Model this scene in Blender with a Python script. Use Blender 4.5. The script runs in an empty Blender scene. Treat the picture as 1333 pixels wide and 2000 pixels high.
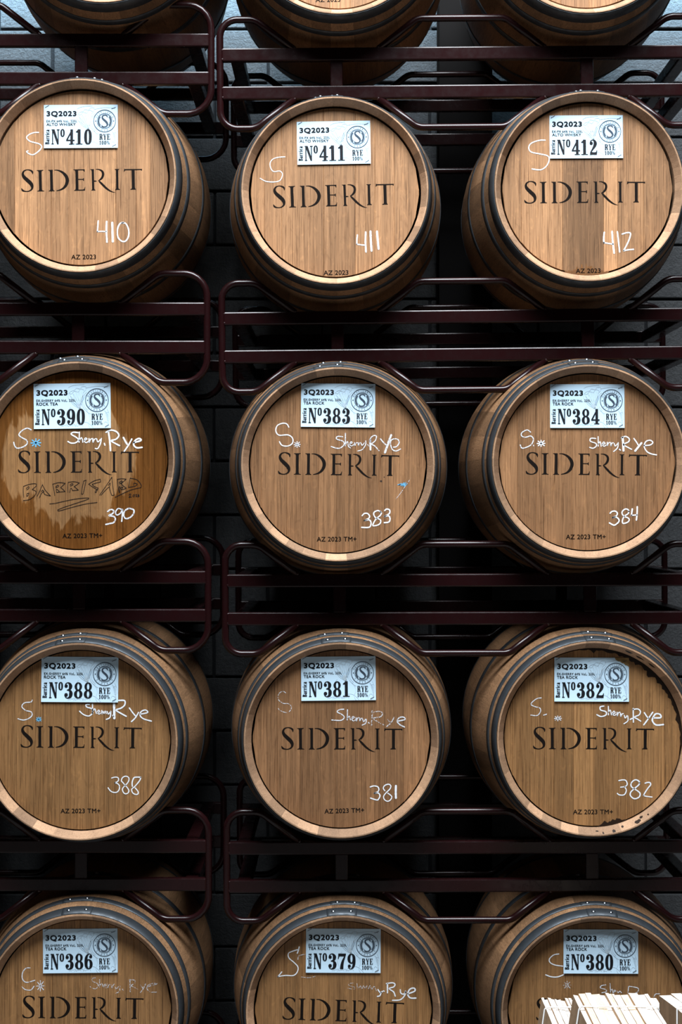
import bpy, bmesh, math, random
from mathutils import Vector, Matrix
from mathutils.geometry import tessellate_polygon

# ------------------------------------------------------------------ camera, world, lights
H = 2.06            # eye height above the floor
D = 5.0             # distance from the camera to the barrel fronts
S = 660.0           # photo pixels per metre at the barrel fronts
CX, CY = 666.5, 1000.0
sc = bpy.context.scene
col = sc.collection

cam_d = bpy.data.cameras.new('camera')
cam_d.sensor_fit = 'VERTICAL'
cam_d.sensor_height = 36.0
cam_d.lens = S * D / 2000.0 * 36.0
cam = bpy.data.objects.new('camera', cam_d)
cam.location = (0, -D, H)
cam.rotation_euler = (math.pi / 2, 0, 0)
col.objects.link(cam)
sc.camera = cam

world = bpy.data.worlds.new('world')
world.use_nodes = True
world.node_tree.nodes['Background'].inputs[0].default_value = (0.55, 0.72, 1.0, 1)
world.node_tree.nodes['Background'].inputs[1].default_value = 0.002
sc.world = world


def area(name, loc, target, sx, sy, power, color):
    l = bpy.data.lights.new(name, 'AREA')
    l.shape = 'RECTANGLE'
    l.size, l.size_y = sx, sy
    l.energy = power
    l.color = color
    o = bpy.data.objects.new(name, l)
    o.location = loc
    o.rotation_euler = (Vector(target) - Vector(loc)).to_track_quat('-Z', 'Y').to_euler()
    col.objects.link(o)
    return o


area('skylight_front', (0.2, -2.4, 6.7), (0, -0.4, 2.2), 3.0, 2.4, 840, (0.90, 0.95, 1.0))
for _x, _w, _p in ((-1.03, 2.70, 112), (1.49, 1.86, 80)):   # tube lamps washing the top of the back wall, either side of the column
    area('strip_lamp_rear', (_x, 1.04, 4.34), (_x, 1.26, 4.186), _w, 0.10, _p, (0.42, 0.75, 1.0)).data.spread = math.radians(86)

sc.view_settings.view_transform = 'Standard'
sc.view_settings.look = 'None'
sc.view_settings.gamma = 1.0
sc.view_settings.use_curve_mapping = False
sc.view_settings.exposure = 0.0


# ------------------------------------------------------------------ materials
def new_mat(name):
    m = bpy.data.materials.new(name)
    m.use_nodes = True
    nt = m.node_tree
    b = nt.nodes['Principled BSDF']
    return m, nt, b


def N(nt, kind, **kw):
    n = nt.nodes.new(kind)
    for k, v in kw.items():
        setattr(n, k, v)
    return n


def math_node(nt, op, a, b=None, clamp=False):
    n = N(nt, 'ShaderNodeMath', operation=op, use_clamp=clamp)
    for i, v in enumerate((a, b)):
        if v is None:
            continue
        if isinstance(v, (int, float)):
            n.inputs[i].default_value = v
        else:
            nt.links.new(v, n.inputs[i])
    return n.outputs[0]


def ramp(nt, fac, stops):
    r = N(nt, 'ShaderNodeValToRGB')
    e = r.color_ramp.elements
    while len(e) < len(stops):
        e.new(0.5)
    for el, (p, c) in zip(e, stops):
        el.position = p
        el.color = c if len(c) == 4 else (*c, 1)
    nt.links.new(fac, r.inputs[0])
    return r.outputs[0]


def mixc(nt, mode, fac, a, b):
    n = N(nt, 'ShaderNodeMix', data_type='RGBA', blend_type=mode)
    for sock, v in ((n.inputs[0], fac), (n.inputs[6], a), (n.inputs[7], b)):
        if isinstance(v, (int, float)):
            sock.default_value = v
        elif isinstance(v, tuple):
            sock.default_value = v if len(v) == 4 else (*v, 1)
        else:
            nt.links.new(v, sock)
    return n.outputs[2]


def noise(nt, vec, scale, detail=4.0, rough=0.55, dist=0.0):
    n = N(nt, 'ShaderNodeTexNoise')
    n.inputs['Scale'].default_value = scale
    n.inputs['Detail'].default_value = detail
    n.inputs['Roughness'].default_value = rough
    n.inputs['Distortion'].default_value = dist
    nt.links.new(vec, n.inputs['Vector'])
    return n.outputs[0]


def mapping(nt, vec, scale):
    n = N(nt, 'ShaderNodeMapping')
    n.inputs['Scale'].default_value = scale
    nt.links.new(vec, n.inputs['Vector'])
    return n.outputs[0]


def wood(name, axis, rough=0.55, contrast=1.0, stain=None, spec=0.35, gain=None):
    """oak: grain runs along the given local axis; the object's own colour tints each piece"""
    m, nt, b = new_mat(name)
    tc = N(nt, 'ShaderNodeTexCoord')
    oi = N(nt, 'ShaderNodeObjectInfo')
    off = N(nt, 'ShaderNodeVectorMath', operation='ADD')
    sc_ = N(nt, 'ShaderNodeVectorMath', operation='SCALE')
    comb = N(nt, 'ShaderNodeCombineXYZ')
    for i in range(3):
        nt.links.new(oi.outputs['Random'], comb.inputs[i])
    sc_.inputs[3].default_value = 37.0
    nt.links.new(comb.outputs[0], sc_.inputs[0])
    nt.links.new(tc.outputs['Object'], off.inputs[0])
    nt.links.new(sc_.outputs[0], off.inputs[1])
    v = off.outputs[0]

    def stretch(across, along):
        s = [across] * 3
        s[axis] = along
        return mapping(nt, v, s)
    grain = noise(nt, stretch(42, 0.9), 1.0, 5, 0.62, 1.1)
    fine = noise(nt, stretch(330, 4), 1.0, 3, 0.6, 0.25)
    pores = noise(nt, stretch(620, 9), 1.0, 2, 0.5, 0.15)
    broad = noise(nt, stretch(7, 1.2), 1.0, 3, 0.5, 0.4)
    fleck = noise(nt, stretch(55, 22), 1.0, 2, 0.45, 1.6)
    k = contrast
    g = ramp(nt, grain, [(0.30, (1 - .20 * k,) * 3), (0.52, (1.0,) * 3), (0.72, (1 + .15 * k,) * 3)])
    f = ramp(nt, fine, [(0.33, (1 - .28 * k,) * 3), (0.56, (1.04,) * 3), (0.72, (1 + .10 * k,) * 3)])
    p = ramp(nt, pores, [(0.34, (1 - .50 * k, 1 - .55 * k, 1 - .6 * k)), (0.45, (1.0,) * 3)])
    w = ramp(nt, broad, [(0.30, (.82, .80, .78)), (0.70, (1.13, 1.12, 1.10))])
    fl = ramp(nt, fleck, [(0.30, (.86, .85, .84)), (0.40, (1.0,) * 3), (0.60, (1.0,) * 3), (0.70, (1.17, 1.16, 1.13))])
    c = mixc(nt, 'MULTIPLY', 1.0, oi.outputs['Color'], g)
    for layer in (f, p, w, fl):
        c = mixc(nt, 'MULTIPLY', 1.0, c, layer)
    if gain:
        c = mixc(nt, 'MULTIPLY', 1.0, c, gain)
    rgh = rough
    if stain:
        sep = N(nt, 'ShaderNodeSeparateXYZ')
        nt.links.new(tc.outputs['Object'], sep.inputs[0])
        x2 = math_node(nt, 'POWER', math_node(nt, 'ABSOLUTE', math_node(nt, 'ADD', sep.outputs[0], 0.02)), 2.0)
        z2 = math_node(nt, 'POWER', math_node(nt, 'ABSOLUTE', math_node(nt, 'SUBTRACT', sep.outputs[2], 0.355)), 2.0)
        r = math_node(nt, 'SQRT', math_node(nt, 'ADD', x2, z2))
        blot = noise(nt, mapping(nt, tc.outputs['Object'], (16, 16, 5)), 1.0, 4, 0.6, 0.8)
        rr = math_node(nt, 'ADD', r, math_node(nt, 'MULTIPLY', math_node(nt, 'SUBTRACT', blot, 0.5), 0.22))
        mask = ramp(nt, rr, [(0.172, (0,) * 3), (0.186, (1,) * 3)])
        c = mixc(nt, 'MULTIPLY', mask, c, stain)
        rgh = ramp(nt, mask, [(0.0, (rough,) * 3), (1.0, (0.24,) * 3)])
    nt.links.new(c, b.inputs['Base Color'])
    if isinstance(rgh, float):
        b.inputs['Roughness'].default_value = rgh
    else:
        nt.links.new(rgh, b.inputs['Roughness'])
    b.inputs['Specular IOR Level'].default_value = spec
    bp = N(nt, 'ShaderNodeBump')
    bp.inputs['Strength'].default_value = 0.22
    bp.inputs['Distance'].default_value = 0.002
    nt.links.new(fine, bp.inputs['Height'])
    nt.links.new(bp.outputs[0], b.inputs['Normal'])
    return m


def plain(name, color, rough, metal=0.0, spec=0.5, bump=None, mottled=0.0, coat=0.0):
    m, nt, b = new_mat(name)
    b.inputs['Base Color'].default_value = (*color, 1)
    b.inputs['Roughness'].default_value = rough
    b.inputs['Metallic'].default_value = metal
    b.inputs['Specular IOR Level'].default_value = spec
    b.inputs['Coat Weight'].default_value = coat
    b.inputs['Coat Roughness'].default_value = 0.15
    tc = N(nt, 'ShaderNodeTexCoord')
    if mottled:
        n = noise(nt, tc.outputs['Object'], 28.0, 5, 0.65)
        c = ramp(nt, n, [(0.3, tuple(x * (1 - mottled) for x in color)), (0.7, tuple(min(1, x * (1 + mottled)) for x in color))])
        nt.links.new(c, b.inputs['Base Color'])
        rr = ramp(nt, n, [(0.3, (min(1, rough * 1.25),) * 3), (0.7, (rough * 0.8,) * 3)])
        nt.links.new(rr, b.inputs['Roughness'])
    if bump:
        n2 = noise(nt, tc.outputs['Object'], bump[0], 6, 0.7)
        bp = N(nt, 'ShaderNodeBump')
        bp.inputs['Strength'].default_value = bump[1]
        bp.inputs['Distance'].default_value = bump[2]
        nt.links.new(n2, bp.inputs['Height'])
        nt.links.new(bp.outputs[0], b.inputs['Normal'])
    return m


def chalk(name, color, cover):
    """dry chalk that catches only the high points of the grain"""
    m, nt, b = new_mat(name)
    b.inputs['Base Color'].default_value = (*color, 1)
    b.inputs['Roughness'].default_value = 0.95
    b.inputs['Specular IOR Level'].default_value = 0.05
    tc = N(nt, 'ShaderNodeTexCoord')
    n = noise(nt, mapping(nt, tc.outputs['Object'], (420, 420, 190)), 1.0, 3, 0.6)
    a = ramp(nt, n, [(0.60 - 0.36 * cover, (0,) * 3), (0.70 - 0.34 * cover, (1,) * 3)])
    a2 = math_node(nt, 'MULTIPLY', a, 0.55 + 0.45 * cover)
    nt.links.new(a2, b.inputs['Alpha'])
    return m


M_HEAD = wood('oak_head', 2, 0.5)
M_HEAD_WET = wood('oak_head_stained', 2, 0.5, 0.9, stain=(0.55, 0.42, 0.27))
M_STAVE = wood('oak_stave', 1, 0.6, 0.8)
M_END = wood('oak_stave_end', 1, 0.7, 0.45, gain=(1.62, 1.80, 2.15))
M_BOARD = wood('pale_oak_board', 1, 0.75, 0.45)
M_FACE = wood('shaded_board_face', 2, 0.7, 0.7, gain=(0.50, 0.37, 0.25))  # sides toned darker than the white-lit tops; that shade is in the colour
M_HOOP = plain('galvanised_hoop', (0.060, 0.070, 0.080), 0.50, 0.6, mottled=0.35, bump=(60, 0.15, 0.001))
M_RIVET = plain('rivet_steel', (0.45, 0.5, 0.55), 0.3, 1.0)
M_RACK = plain('maroon_paint', (0.0125, 0.0030, 0.0034), 0.25, 0.0, 0.32, mottled=0.1)
M_WELD = plain('painted_weld', (0.025, 0.010, 0.011), 0.22, 0.0, 0.6, coat=0.5, bump=(300, 0.5, 0.002))
M_INK = plain('burnt_mark', (0.0075, 0.005, 0.004), 0.8, spec=0.1)
M_PRINT = plain('black_print', (0.006, 0.007, 0.010), 0.6, spec=0.2)
M_EMBLEM = plain('slate_print', (0.045, 0.065, 0.095), 0.6, spec=0.2)
M_ART = plain('pale_blue_print', (0.50, 0.62, 0.70), 0.6, spec=0.2)
M_PAPER = plain('label_paper', (0.58, 0.79, 0.95), 0.55, spec=0.3)
M_STAPLE = plain('staple_wire', (0.12, 0.13, 0.15), 0.4, 0.9)
M_CHALK = chalk('white_chalk', (0.86, 0.90, 0.95), 1.0)
M_CHALK2 = chalk('worn_chalk', (0.82, 0.86, 0.92), 0.72)
M_CHALK3 = chalk('faint_chalk', (0.80, 0.82, 0.86), 0.45)
M_BLUE = chalk('blue_chalk', (0.16, 0.50, 0.78), 0.9)
M_MARKER = plain('black_marker', (0.008, 0.006, 0.006), 0.5, spec=0.3)
M_TAR = plain('dried_leak', (0.018, 0.009, 0.005), 0.35, spec=0.4, mottled=0.3)
M_TEA = plain('brown_soak', (0.30, 0.19, 0.075), 0.6, spec=0.2, mottled=0.5)
M_SOAK = plain('amber_soak', (0.17, 0.075, 0.026), 0.45, spec=0.3, mottled=0.35)
M_KNOT = plain('dark_knot', (0.025, 0.010, 0.005), 0.7, mottled=0.3)
M_BLOCK = plain('painted_block', (0.095, 0.10, 0.105), 0.85, spec=0.2, mottled=0.12, bump=(75, 0.9, 0.012))
M_MORTAR = plain('mortar', (0.03, 0.032, 0.035), 0.95, spec=0.1, bump=(90, 0.6, 0.01))
M_FLOOR = plain('concrete_floor', (0.20, 0.19, 0.18), 0.7, mottled=0.2)
M_COLUMN = plain('dark_column_paint', (0.0045, 0.004, 0.004), 0.7, spec=0.1)
M_STRING = plain('white_strap', (0.85, 0.86, 0.86), 0.5)


# ------------------------------------------------------------------ mesh helpers
def link_mesh(name, me, parent=None, loc=(0, 0, 0), rot=(0, 0, 0)):
    o = bpy.data.objects.new(name, me)
    col.objects.link(o)
    if parent:
        o.parent = parent
    o.location = loc
    o.rotation_euler = rot
    return o


def mesh(name, verts, faces, mats, smooth=False, fm=None):
    me = bpy.data.meshes.new(name)
    me.from_pydata([tuple(v) for v in verts], [], faces)
    for m in (mats if isinstance(mats, (list, tuple)) else [mats]):
        me.materials.append(m)
    if fm:
        me.polygons.foreach_set('material_index', fm)
    if smooth is True:
        me.polygons.foreach_set('use_smooth', [True] * len(me.polygons))
    elif smooth:
        me.polygons.foreach_set('use_smooth', smooth)
    me.update()
    return me


def empty(name, loc, label, cat, group=None):
    o = bpy.data.objects.new(name, None)
    o.empty_display_size = 0.1
    o.location = loc
    col.objects.link(o)
    o['label'] = label
    o['category'] = cat
    if group:
        o['group'] = group
    return o


def box_mesh(name, x0, x1, y0, y1, z0, z1, mat, bevel=0.0):
    bm = bmesh.new()
    bmesh.ops.create_cube(bm, size=1.0)
    for v in bm.verts:
        v.co = Vector(((x0 + x1) / 2 + v.co.x * (x1 - x0), (y0 + y1) / 2 + v.co.y * (y1 - y0), (z0 + z1) / 2 + v.co.z * (z1 - z0)))
    if bevel:
        bmesh.ops.bevel(bm, geom=bm.edges[:], offset=bevel, segments=2, affect='EDGES', profile=0.5)
    me = bpy.data.meshes.new(name)
    bm.to_mesh(me)
    bm.free()
    me.materials.append(mat)
    return me


def tube_mesh(name, pts, r, mat, seg=10, closed=False):
    """round bar along a list of points (all curves already rounded)"""
    P = [Vector(p) for p in pts]
    n = len(P)
    verts, faces = [], []
    up = Vector((0, 1, 0))
    for i, p in enumerate(P):
        a = P[(i - 1) % n] if (i > 0 or closed) else P[i]
        b = P[(i + 1) % n] if (i < n - 1 or closed) else P[i]
        t = (b - a).normalized()
        s = t.cross(up)
        if s.length < 1e-4:
            s = Vector((1, 0, 0))
        s.normalize()
        u = s.cross(t).normalized()
        for k in range(seg):
            an = 2 * math.pi * k / seg
            verts.append(p + (s * math.cos(an) + u * math.sin(an)) * r)
    m = n if closed else n - 1
    for i in range(m):
        for k in range(seg):
            a, b = i * seg + k, i * seg + (k + 1) % seg
            j = ((i + 1) % n) * seg
            faces.append((a, b, j + (k + 1) % seg, j + k))
    if not closed:
        faces.append(tuple(reversed(range(seg))))
        faces.append(tuple((n - 1) * seg + k for k in range(seg)))
    return mesh(name, verts, faces, mat, smooth=True)


def fillet(poly, radii, seg=7):
    out = [Vector(poly[0])]
    for i in range(1, len(poly) - 1):
        p, a, b = Vector(poly[i]), Vector(poly[i - 1]), Vector(poly[i + 1])
        u, v = (a - p).normalized(), (b - p).normalized()
        ang = u.angle(v)
        cut = min(radii[i - 1] / math.tan(ang / 2), (a - p).length * .49, (b - p).length * .49)
        r = cut * math.tan(ang / 2)
        c = p + (u + v).normalized() * (r / math.sin(ang / 2))
        s, e = p + u * cut - c, p + v * cut - c
        for k in range(seg + 1):
            out.append(c + s.lerp(e, k / seg).normalized() * r)
    out.append(Vector(poly[-1]))
    return out


class Flat:
    """flat ink: collects 2-D shapes (x right, z up)"""
    def __init__(self):
        self.v, self.f = [], []

    def poly(self, pts):
        b = len(self.v)
        self.v += [(p[0], p[1]) for p in pts]
        for t in tessellate_polygon([[Vector((p[0], p[1], 0)) for p in pts]]):
            self.f.append(tuple(b + i for i in t))

    def rect(self, x0, y0, x1, y1):
        self.poly([(x0, y0), (x1, y0), (x1, y1), (x0, y1)])

    def strip(self, L, R, closed=False):
        b, n = len(self.v), len(L)
        for l, r in zip(L, R):
            self.v += [tuple(l), tuple(r)]
        for i in range(n if closed else n - 1):
            j = (i + 1) % n
            self.f.append((b + 2 * i, b + 2 * i + 1, b + 2 * j + 1, b + 2 * j))

    def ring(self, cx, cy, a, b, ia, ib, n=28, e=1.0):
        def pt(A, B, t):
            c, s = math.cos(t), math.sin(t)
            return (cx + A * math.copysign(abs(c) ** e, c), cy + B * math.copysign(abs(s) ** e, s))
        T = [2 * math.pi * k / n for k in range(n)]
        self.strip([pt(a, b, t) for t in T], [pt(ia, ib, t) for t in T], True)

    def disc(self, cx, cy, r, n=14):
        self.poly([(cx + r * math.cos(2 * math.pi * k / n), cy + r * math.sin(2 * math.pi * k / n)) for k in range(n)])

    def stroke(self, pts, w=None, step=5, cap=True, wob=0.0, rnd=None):
        """smooth stroke through points (x, y[, width])"""
        P = [(p[0], p[1], p[2] if len(p) > 2 else w) for p in pts]
        Q = []
        n = len(P)
        for i in range(n - 1):
            p0, p1, p2, p3 = P[max(i - 1, 0)], P[i], P[i + 1], P[min(i + 2, n - 1)]
            for k in range(step):
                t = k / step
                q = []
                for c in range(3):
                    a, b_, c_, d_ = p0[c], p1[c], p2[c], p3[c]
                    q.append(0.5 * (2 * b_ + (c_ - a) * t + (2 * a - 5 * b_ + 4 * c_ - d_) * t * t + (3 * b_ - a - 3 * c_ + d_) * t ** 3))
                Q.append(q)
        Q.append(list(P[-1]))
        if wob and rnd:
            for q in Q:
                q[2] *= 1 + rnd.uniform(-wob, wob)
        L, R = [], []
        m = len(Q)
        for i, q in enumerate(Q):
            a, b_ = Q[max(i - 1, 0)], Q[min(i + 1, m - 1)]
            dx, dy = b_[0] - a[0], b_[1] - a[1]
            l = math.hypot(dx, dy) or 1
            nx, ny = -dy / l, dx / l
            h = max(q[2], 0.001) / 2
            L.append((q[0] + nx * h, q[1] + ny * h))
            R.append((q[0] - nx * h, q[1] - ny * h))
        self.strip(L, R)
        if cap:
            for q, sgn, o in ((Q[0], -1, Q[1]), (Q[-1], 1, Q[-2])):
                dx, dy = q[0] - o[0], q[1] - o[1]
                an = math.atan2(dy, dx)
                h = q[2] / 2
                self.poly([(q[0] + h * math.cos(an + t), q[1] + h * math.sin(an + t)) for t in [(-.5 + k / 5) * math.pi for k in range(6)]])

    def add(self, other, sx=1.0, sy=None, ox=0.0, oy=0.0, rot=0.0):
        sy = sx if sy is None else sy
        b = len(self.v)
        c, s = math.cos(rot), math.sin(rot)
        for x, y in other.v:
            x, y = x * sx, y * sy
            self.v.append((ox + x * c - y * s, oy + x * s + y * c))
        self.f += [tuple(b + i for i in f) for f in other.f]

    def bounds(self):
        xs, ys = [p[0] for p in self.v], [p[1] for p in self.v]
        return min(xs), min(ys), max(xs), max(ys)

    def fit(self, x0, y0, x1, y1, keep=False):
        a, b, c, d = self.bounds()
        sx, sy = (x1 - x0) / (c - a), (y1 - y0) / (d - b)
        o = Flat()
        o.add(self, sx, sy, x0 - a * sx, y0 - b * sy)
        return o

    def build(self, name, mat, y=0.0, lift=None):
        vs = [(p[0], y - (lift(p[1]) if lift else 0), p[1]) for p in self.v]
        return mesh(name, vs, self.f, mat)


# ------------------------------------------------------------------ lettering
_text_cache = {}


def sans(body, bold=0.0):
    """outline of a word in the plain built-in lettering"""
    key = (body, bold)
    if key not in _text_cache:
        cu = bpy.data.curves.new('text', 'FONT')
        cu.body = body
        cu.size = 1.0
        cu.resolution_u = 4
        cu.space_character = 1.0 + bold * 3
        ob = bpy.data.objects.new('text', cu)
        col.objects.link(ob)
        dg = bpy.context.evaluated_depsgraph_get()
        dg.update()
        me = bpy.data.meshes.new_from_object(ob.evaluated_get(dg))
        fl = Flat()
        one = Flat()
        one.v = [(v.co.x, v.co.y) for v in me.vertices]
        one.f = [tuple(p.vertices) for p in me.polygons]
        for dx, dy in ((0, 0), (bold, 0), (-bold, 0), (0, bold * .8), (0, -bold * .8), (bold * .7, bold * .6), (-bold * .7, -bold * .6), (bold * .7, -bold * .6), (-bold * .7, bold * .6)) if bold else ((0, 0),):
            fl.add(one, 1, 1, dx, dy)
        bpy.data.objects.remove(ob)
        bpy.data.curves.remove(cu)
        bpy.data.meshes.remove(me)
        _text_cache[key] = fl
    return _text_cache[key]


def brand_word():
    """big burnt roman capitals, unit: metres, centred"""
    g = Flat()
    F = lambda pts: g.poly([(x, -y) for x, y in pts])
    K = lambda pts: g.stroke([(x, -y, w) for x, y, w in pts], step=6, cap=False)
    K([(184, 146, 5), (181, 122, 18), (162, 107, 14), (130, 101, 9), (100, 112, 15), (86, 140, 24), (97, 172, 32), (130, 205, 37),
       (165, 240, 36), (177, 270, 28), (170, 298, 17), (140, 316, 10), (105, 316, 11), (80, 305, 18), (70, 284, 5)])
    F([(225, 107), (293, 105), (293, 110), (277, 116), (274, 130), (275, 295), (278, 310), (297, 315), (297, 320), (227, 320), (227, 315),
       (243, 310), (246, 295), (245, 130), (241, 116), (225, 111)])
    F([(340, 106), (387, 106), (386, 130), (386, 295), (390, 310), (403, 318), (403, 321), (342, 321), (342, 316), (355, 310), (358, 295),
       (358, 130), (354, 116), (340, 110)])
    K([(402, 110, 6), (440, 113, 12), (485, 135, 22), (520, 175, 32), (530, 215, 34), (520, 255, 30), (495, 288, 22), (460, 308, 14), (420, 317, 7)])
    F([(592, 107), (707, 107), (706, 134), (701, 134), (695, 120), (680, 117), (641, 117), (641, 203), (685, 204), (693, 195), (698, 195),
       (698, 224), (693, 224), (685, 213), (641, 212), (641, 310), (685, 310), (698, 304), (704, 284), (709, 284), (706, 321), (596, 321),
       (596, 316), (609, 310), (612, 295), (612, 130), (608, 116), (592, 111)])
    F([(762, 108), (799, 108), (799, 222), (812, 222), (825, 227), (825, 231), (812, 234), (799, 234), (799, 300), (803, 312), (810, 317),
       (810, 322), (770, 322), (770, 317), (776, 312), (777, 300), (776, 130), (773, 116), (762, 111)])
    K([(818, 110, 6), (850, 113, 11), (880, 130, 20), (890, 158, 24), (882, 190, 22), (862, 213, 16), (840, 225, 5)])
    K([(844, 226, 4), (855, 236, 16), (880, 262, 21), (915, 298, 20), (950, 325, 15), (980, 340, 9), (1008, 346, 2)])
    F([(1008, 112), (1053, 112), (1053, 116), (1043, 122), (1042, 295), (1044, 310), (1056, 316), (1056, 321), (1008, 321), (1008, 316),
       (1017, 310), (1019, 295), (1019, 122), (1008, 116)])
    F([(1103, 108), (1110, 114), (1270, 116), (1282, 116), (1280, 133), (1276, 133), (1268, 127), (1207, 127), (1206, 295), (1208, 310),
       (1215, 316), (1215, 322), (1160, 322), (1160, 316), (1174, 310), (1176, 295), (1176, 127), (1115, 126), (1104, 138), (1098, 138)])
    o = Flat()
    k = 1.0 / 5.127 / S * 1.0074
    o.add(g, k, k, -673.5 * k, 213 * k)
    return o


def fat(ch):
    """narrow heavy slab figures and letters, cap height 1"""
    g = Flat()
    w = 0.55
    if ch == '0':
        g.ring(.255, .5, .255, .51, .062, .42, e=.85)
    elif ch == 'o':
        g.ring(.15, .745, .15, .265, .038, .205, e=.85)
        w = .33
    elif ch == '8':
        g.ring(.27, .745, .235, .262, .075, .195)
        g.ring(.27, .265, .27, .275, .078, .205)
    elif ch == '3':
        g.disc(.125, .77, .105)
        g.stroke([(.05, .80, .05), (.11, .92, .06), (.22, .98, .05), (.33, .93, .13), (.40, .80, .21), (.385, .66, .19), (.31, .55, .10), (.17, .515, .05)], cap=False)
        g.stroke([(.17, .525, .05), (.33, .50, .10), (.41, .40, .19), (.425, .27, .23), (.39, .12, .19), (.30, .04, .11), (.19, .015, .05), (.10, .07, .05), (.04, .18, .05)], cap=False)
        g.disc(.125, .215, .115)
    elif ch == '4':
        g.rect(.29, .0, .465, 1.0)
        g.rect(.20, 0, .555, .055)
        g.poly([(.38, 1.0), (.465, 1.0), (.12, .31), (.01, .31)])
        g.rect(.01, .235, .57, .32)
    elif ch == '1':
        g.rect(.15, 0, .345, 1.0)
        g.rect(.03, 0, .465, .055)
        g.poly([(.03, .86), (.10, .90), (.20, 1.0), (.30, 1.0), (.16, .80), (.03, .80)])
        w = .5
    elif ch == '2':
        g.disc(.13, .76, .11)
        g.stroke([(.05, .78, .05), (.11, .92, .06), (.23, .98, .05), (.34, .92, .14), (.40, .76, .22), (.36, .60, .19), (.24, .40, .12), (.12, .22, .08), (.06, .10, .06)], cap=False)
        g.poly([(.03, 0), (.50, 0), (.53, .30), (.485, .30), (.45, .20), (.38, .165), (.25, .17), (.14, .20), (.05, .14)])
    elif ch == '7':
        g.poly([(.03, 1), (.52, 1), (.52, .90), (.46, .82), (.12, .83), (.08, .78), (.06, .66), (.01, .66)])
        g.stroke([(.49, .92, .05), (.42, .74, .10), (.33, .52, .15), (.27, .26, .20), (.25, .0, .22)], cap=False)
    elif ch in '96':
        t = Flat()
        t.ring(.26, .68, .26, .325, .07, .255)
        t.stroke([(.425, .68, .19), (.43, .45, .19), (.405, .25, .17), (.33, .09, .11), (.22, .015, .05), (.11, .06, .05), (.045, .17, .04)], cap=False)
        t.disc(.125, .2, .10)
        g.add(t, 1 if ch == '9' else -1, None, 0 if ch == '9' else .52, 0 if ch == '9' else 1.0)
    elif ch == 'N':
        g.rect(.045, 0, .115, 1)
        g.rect(0, 0, .175, .055)
        g.poly([(.0, 1), (.215, 1), (.50, .12), (.50, 0), (.40, 0), (.06, .95), (.0, .95)])
        g.rect(.435, 0, .505, 1)
        g.rect(.37, .945, .565, 1)
        w = .60
    elif ch == 'R':
        g.rect(.04, 0, .22, 1)
        g.rect(0, 0, .27, .06)
        g.rect(0, .94, .2, 1)
        g.stroke([(.2, .975, .06), (.34, .95, .10), (.41, .75, .20), (.34, .54, .10), (.2, .51, .06)], cap=False)
        g.stroke([(.25, .5, .1), (.36, .42, .18), (.40, .2, .18), (.46, .04, .12), (.54, .05, .05)], cap=False)
        w = .58
    elif ch == 'Y':
        g.poly([(0, 1), (.24, 1), (.24, .95), (.2, .94), (.31, .56), (.42, .94), (.36, .95), (.36, 1), (.56, 1), (.56, .95), (.5, .94), (.36, .45), (.36, .06),
                (.43, .05), (.43, 0), (.1, 0), (.1, .05), (.18, .06), (.18, .45), (.04, .94), (0, .95)])
        w = .58
    elif ch == 'E':
        g.rect(.04, 0, .22, 1)
        g.poly([(0, 1), (.46, 1), (.46, .72), (.42, .72), (.36, .94), (0, .94)])
        g.poly([(0, 0), (.48, 0), (.48, .3), (.44, .3), (.36, .06), (0, .06)])
        g.poly([(.2, .47), (.32, .47), (.34, .36), (.37, .36), (.37, .66), (.34, .66), (.32, .54), (.2, .54)])
    elif ch == '%':
        g.ring(.15, .75, .15, .25, .05, .18)
        g.ring(.55, .25, .15, .25, .05, .18)
        g.poly([(.12, 0), (.2, 0), (.58, 1), (.50, 1)])
        w = .74
    elif ch == 'B':
        g.rect(.04, 0, .2, 1)
        g.rect(0, 0, .2, .06)
        g.rect(0, .94, .2, 1)
        g.stroke([(.18, .97, .06), (.32, .94, .1), (.38, .76, .17), (.32, .58, .1), (.18, .53, .06)], cap=False)
        g.stroke([(.18, .53, .06), (.36, .5, .1), (.42, .27, .19), (.34, .06, .1), (.18, .03, .06)], cap=False)
    elif ch == 'a':
        g.stroke([(.06, .52, .1), (.16, .68, .06), (.27, .58, .13), (.28, .3, .15), (.29, .06, .14), (.4, .04, .05)], cap=False)
        g.stroke([(.27, .42, .05), (.12, .35, .1), (.08, .18, .14), (.14, .03, .1), (.27, .12, .05)], cap=False)
        w = .43
    elif ch == 'r':
        g.rect(.05, 0, .2, .7)
        g.rect(0, 0, .27, .055)
        g.rect(0, .65, .2, .7)
        g.stroke([(.2, .5, .05), (.27, .65, .08), (.36, .6, .12)], cap=True)
        w = .42
    elif ch == 'i':
        g.rect(.05, 0, .2, .7)
        g.rect(0, 0, .25, .055)
        g.rect(0, .65, .2, .7)
        g.disc(.125, .87, .09)
        w = .29
    elif ch == 'c':
        g.stroke([(.34, .5, .11), (.27, .66, .06), (.15, .62, .1), (.1, .35, .16), (.15, .08, .1), (.26, .03, .06), (.36, .16, .04)], cap=False)
        w = .42
    return g, w


_fat_cache = {}


def fat_word(word, gap=.035):
    g, x = Flat(), 0.0
    for ch in word:
        if ch not in _fat_cache:
            _fat_cache[ch] = fat(ch)
        f, w = _fat_cache[ch]
        g.add(f, 1, 1, x, 0)
        x += w + gap
    return g


# paper label: drawing units are the photo-crop units of a 1248 x 733 card
LW, LH = 0.2185, 0.1283
LK = LW / 1248.0


def lab(x, y):
    return ((x - 35) * LK - LW / 2, LH / 2 - (y - 62) * LH / 733.0)


def lift(z):
    t = max(0.0, -z / (LH / 2))
    return 0.0032 * t * t


def box_fit(g, x0, y0, x1, y1):
    a, b = lab(x0, y1)
    c, d = lab(x1, y0)
    return g.fit(a, b, c, d)


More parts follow.
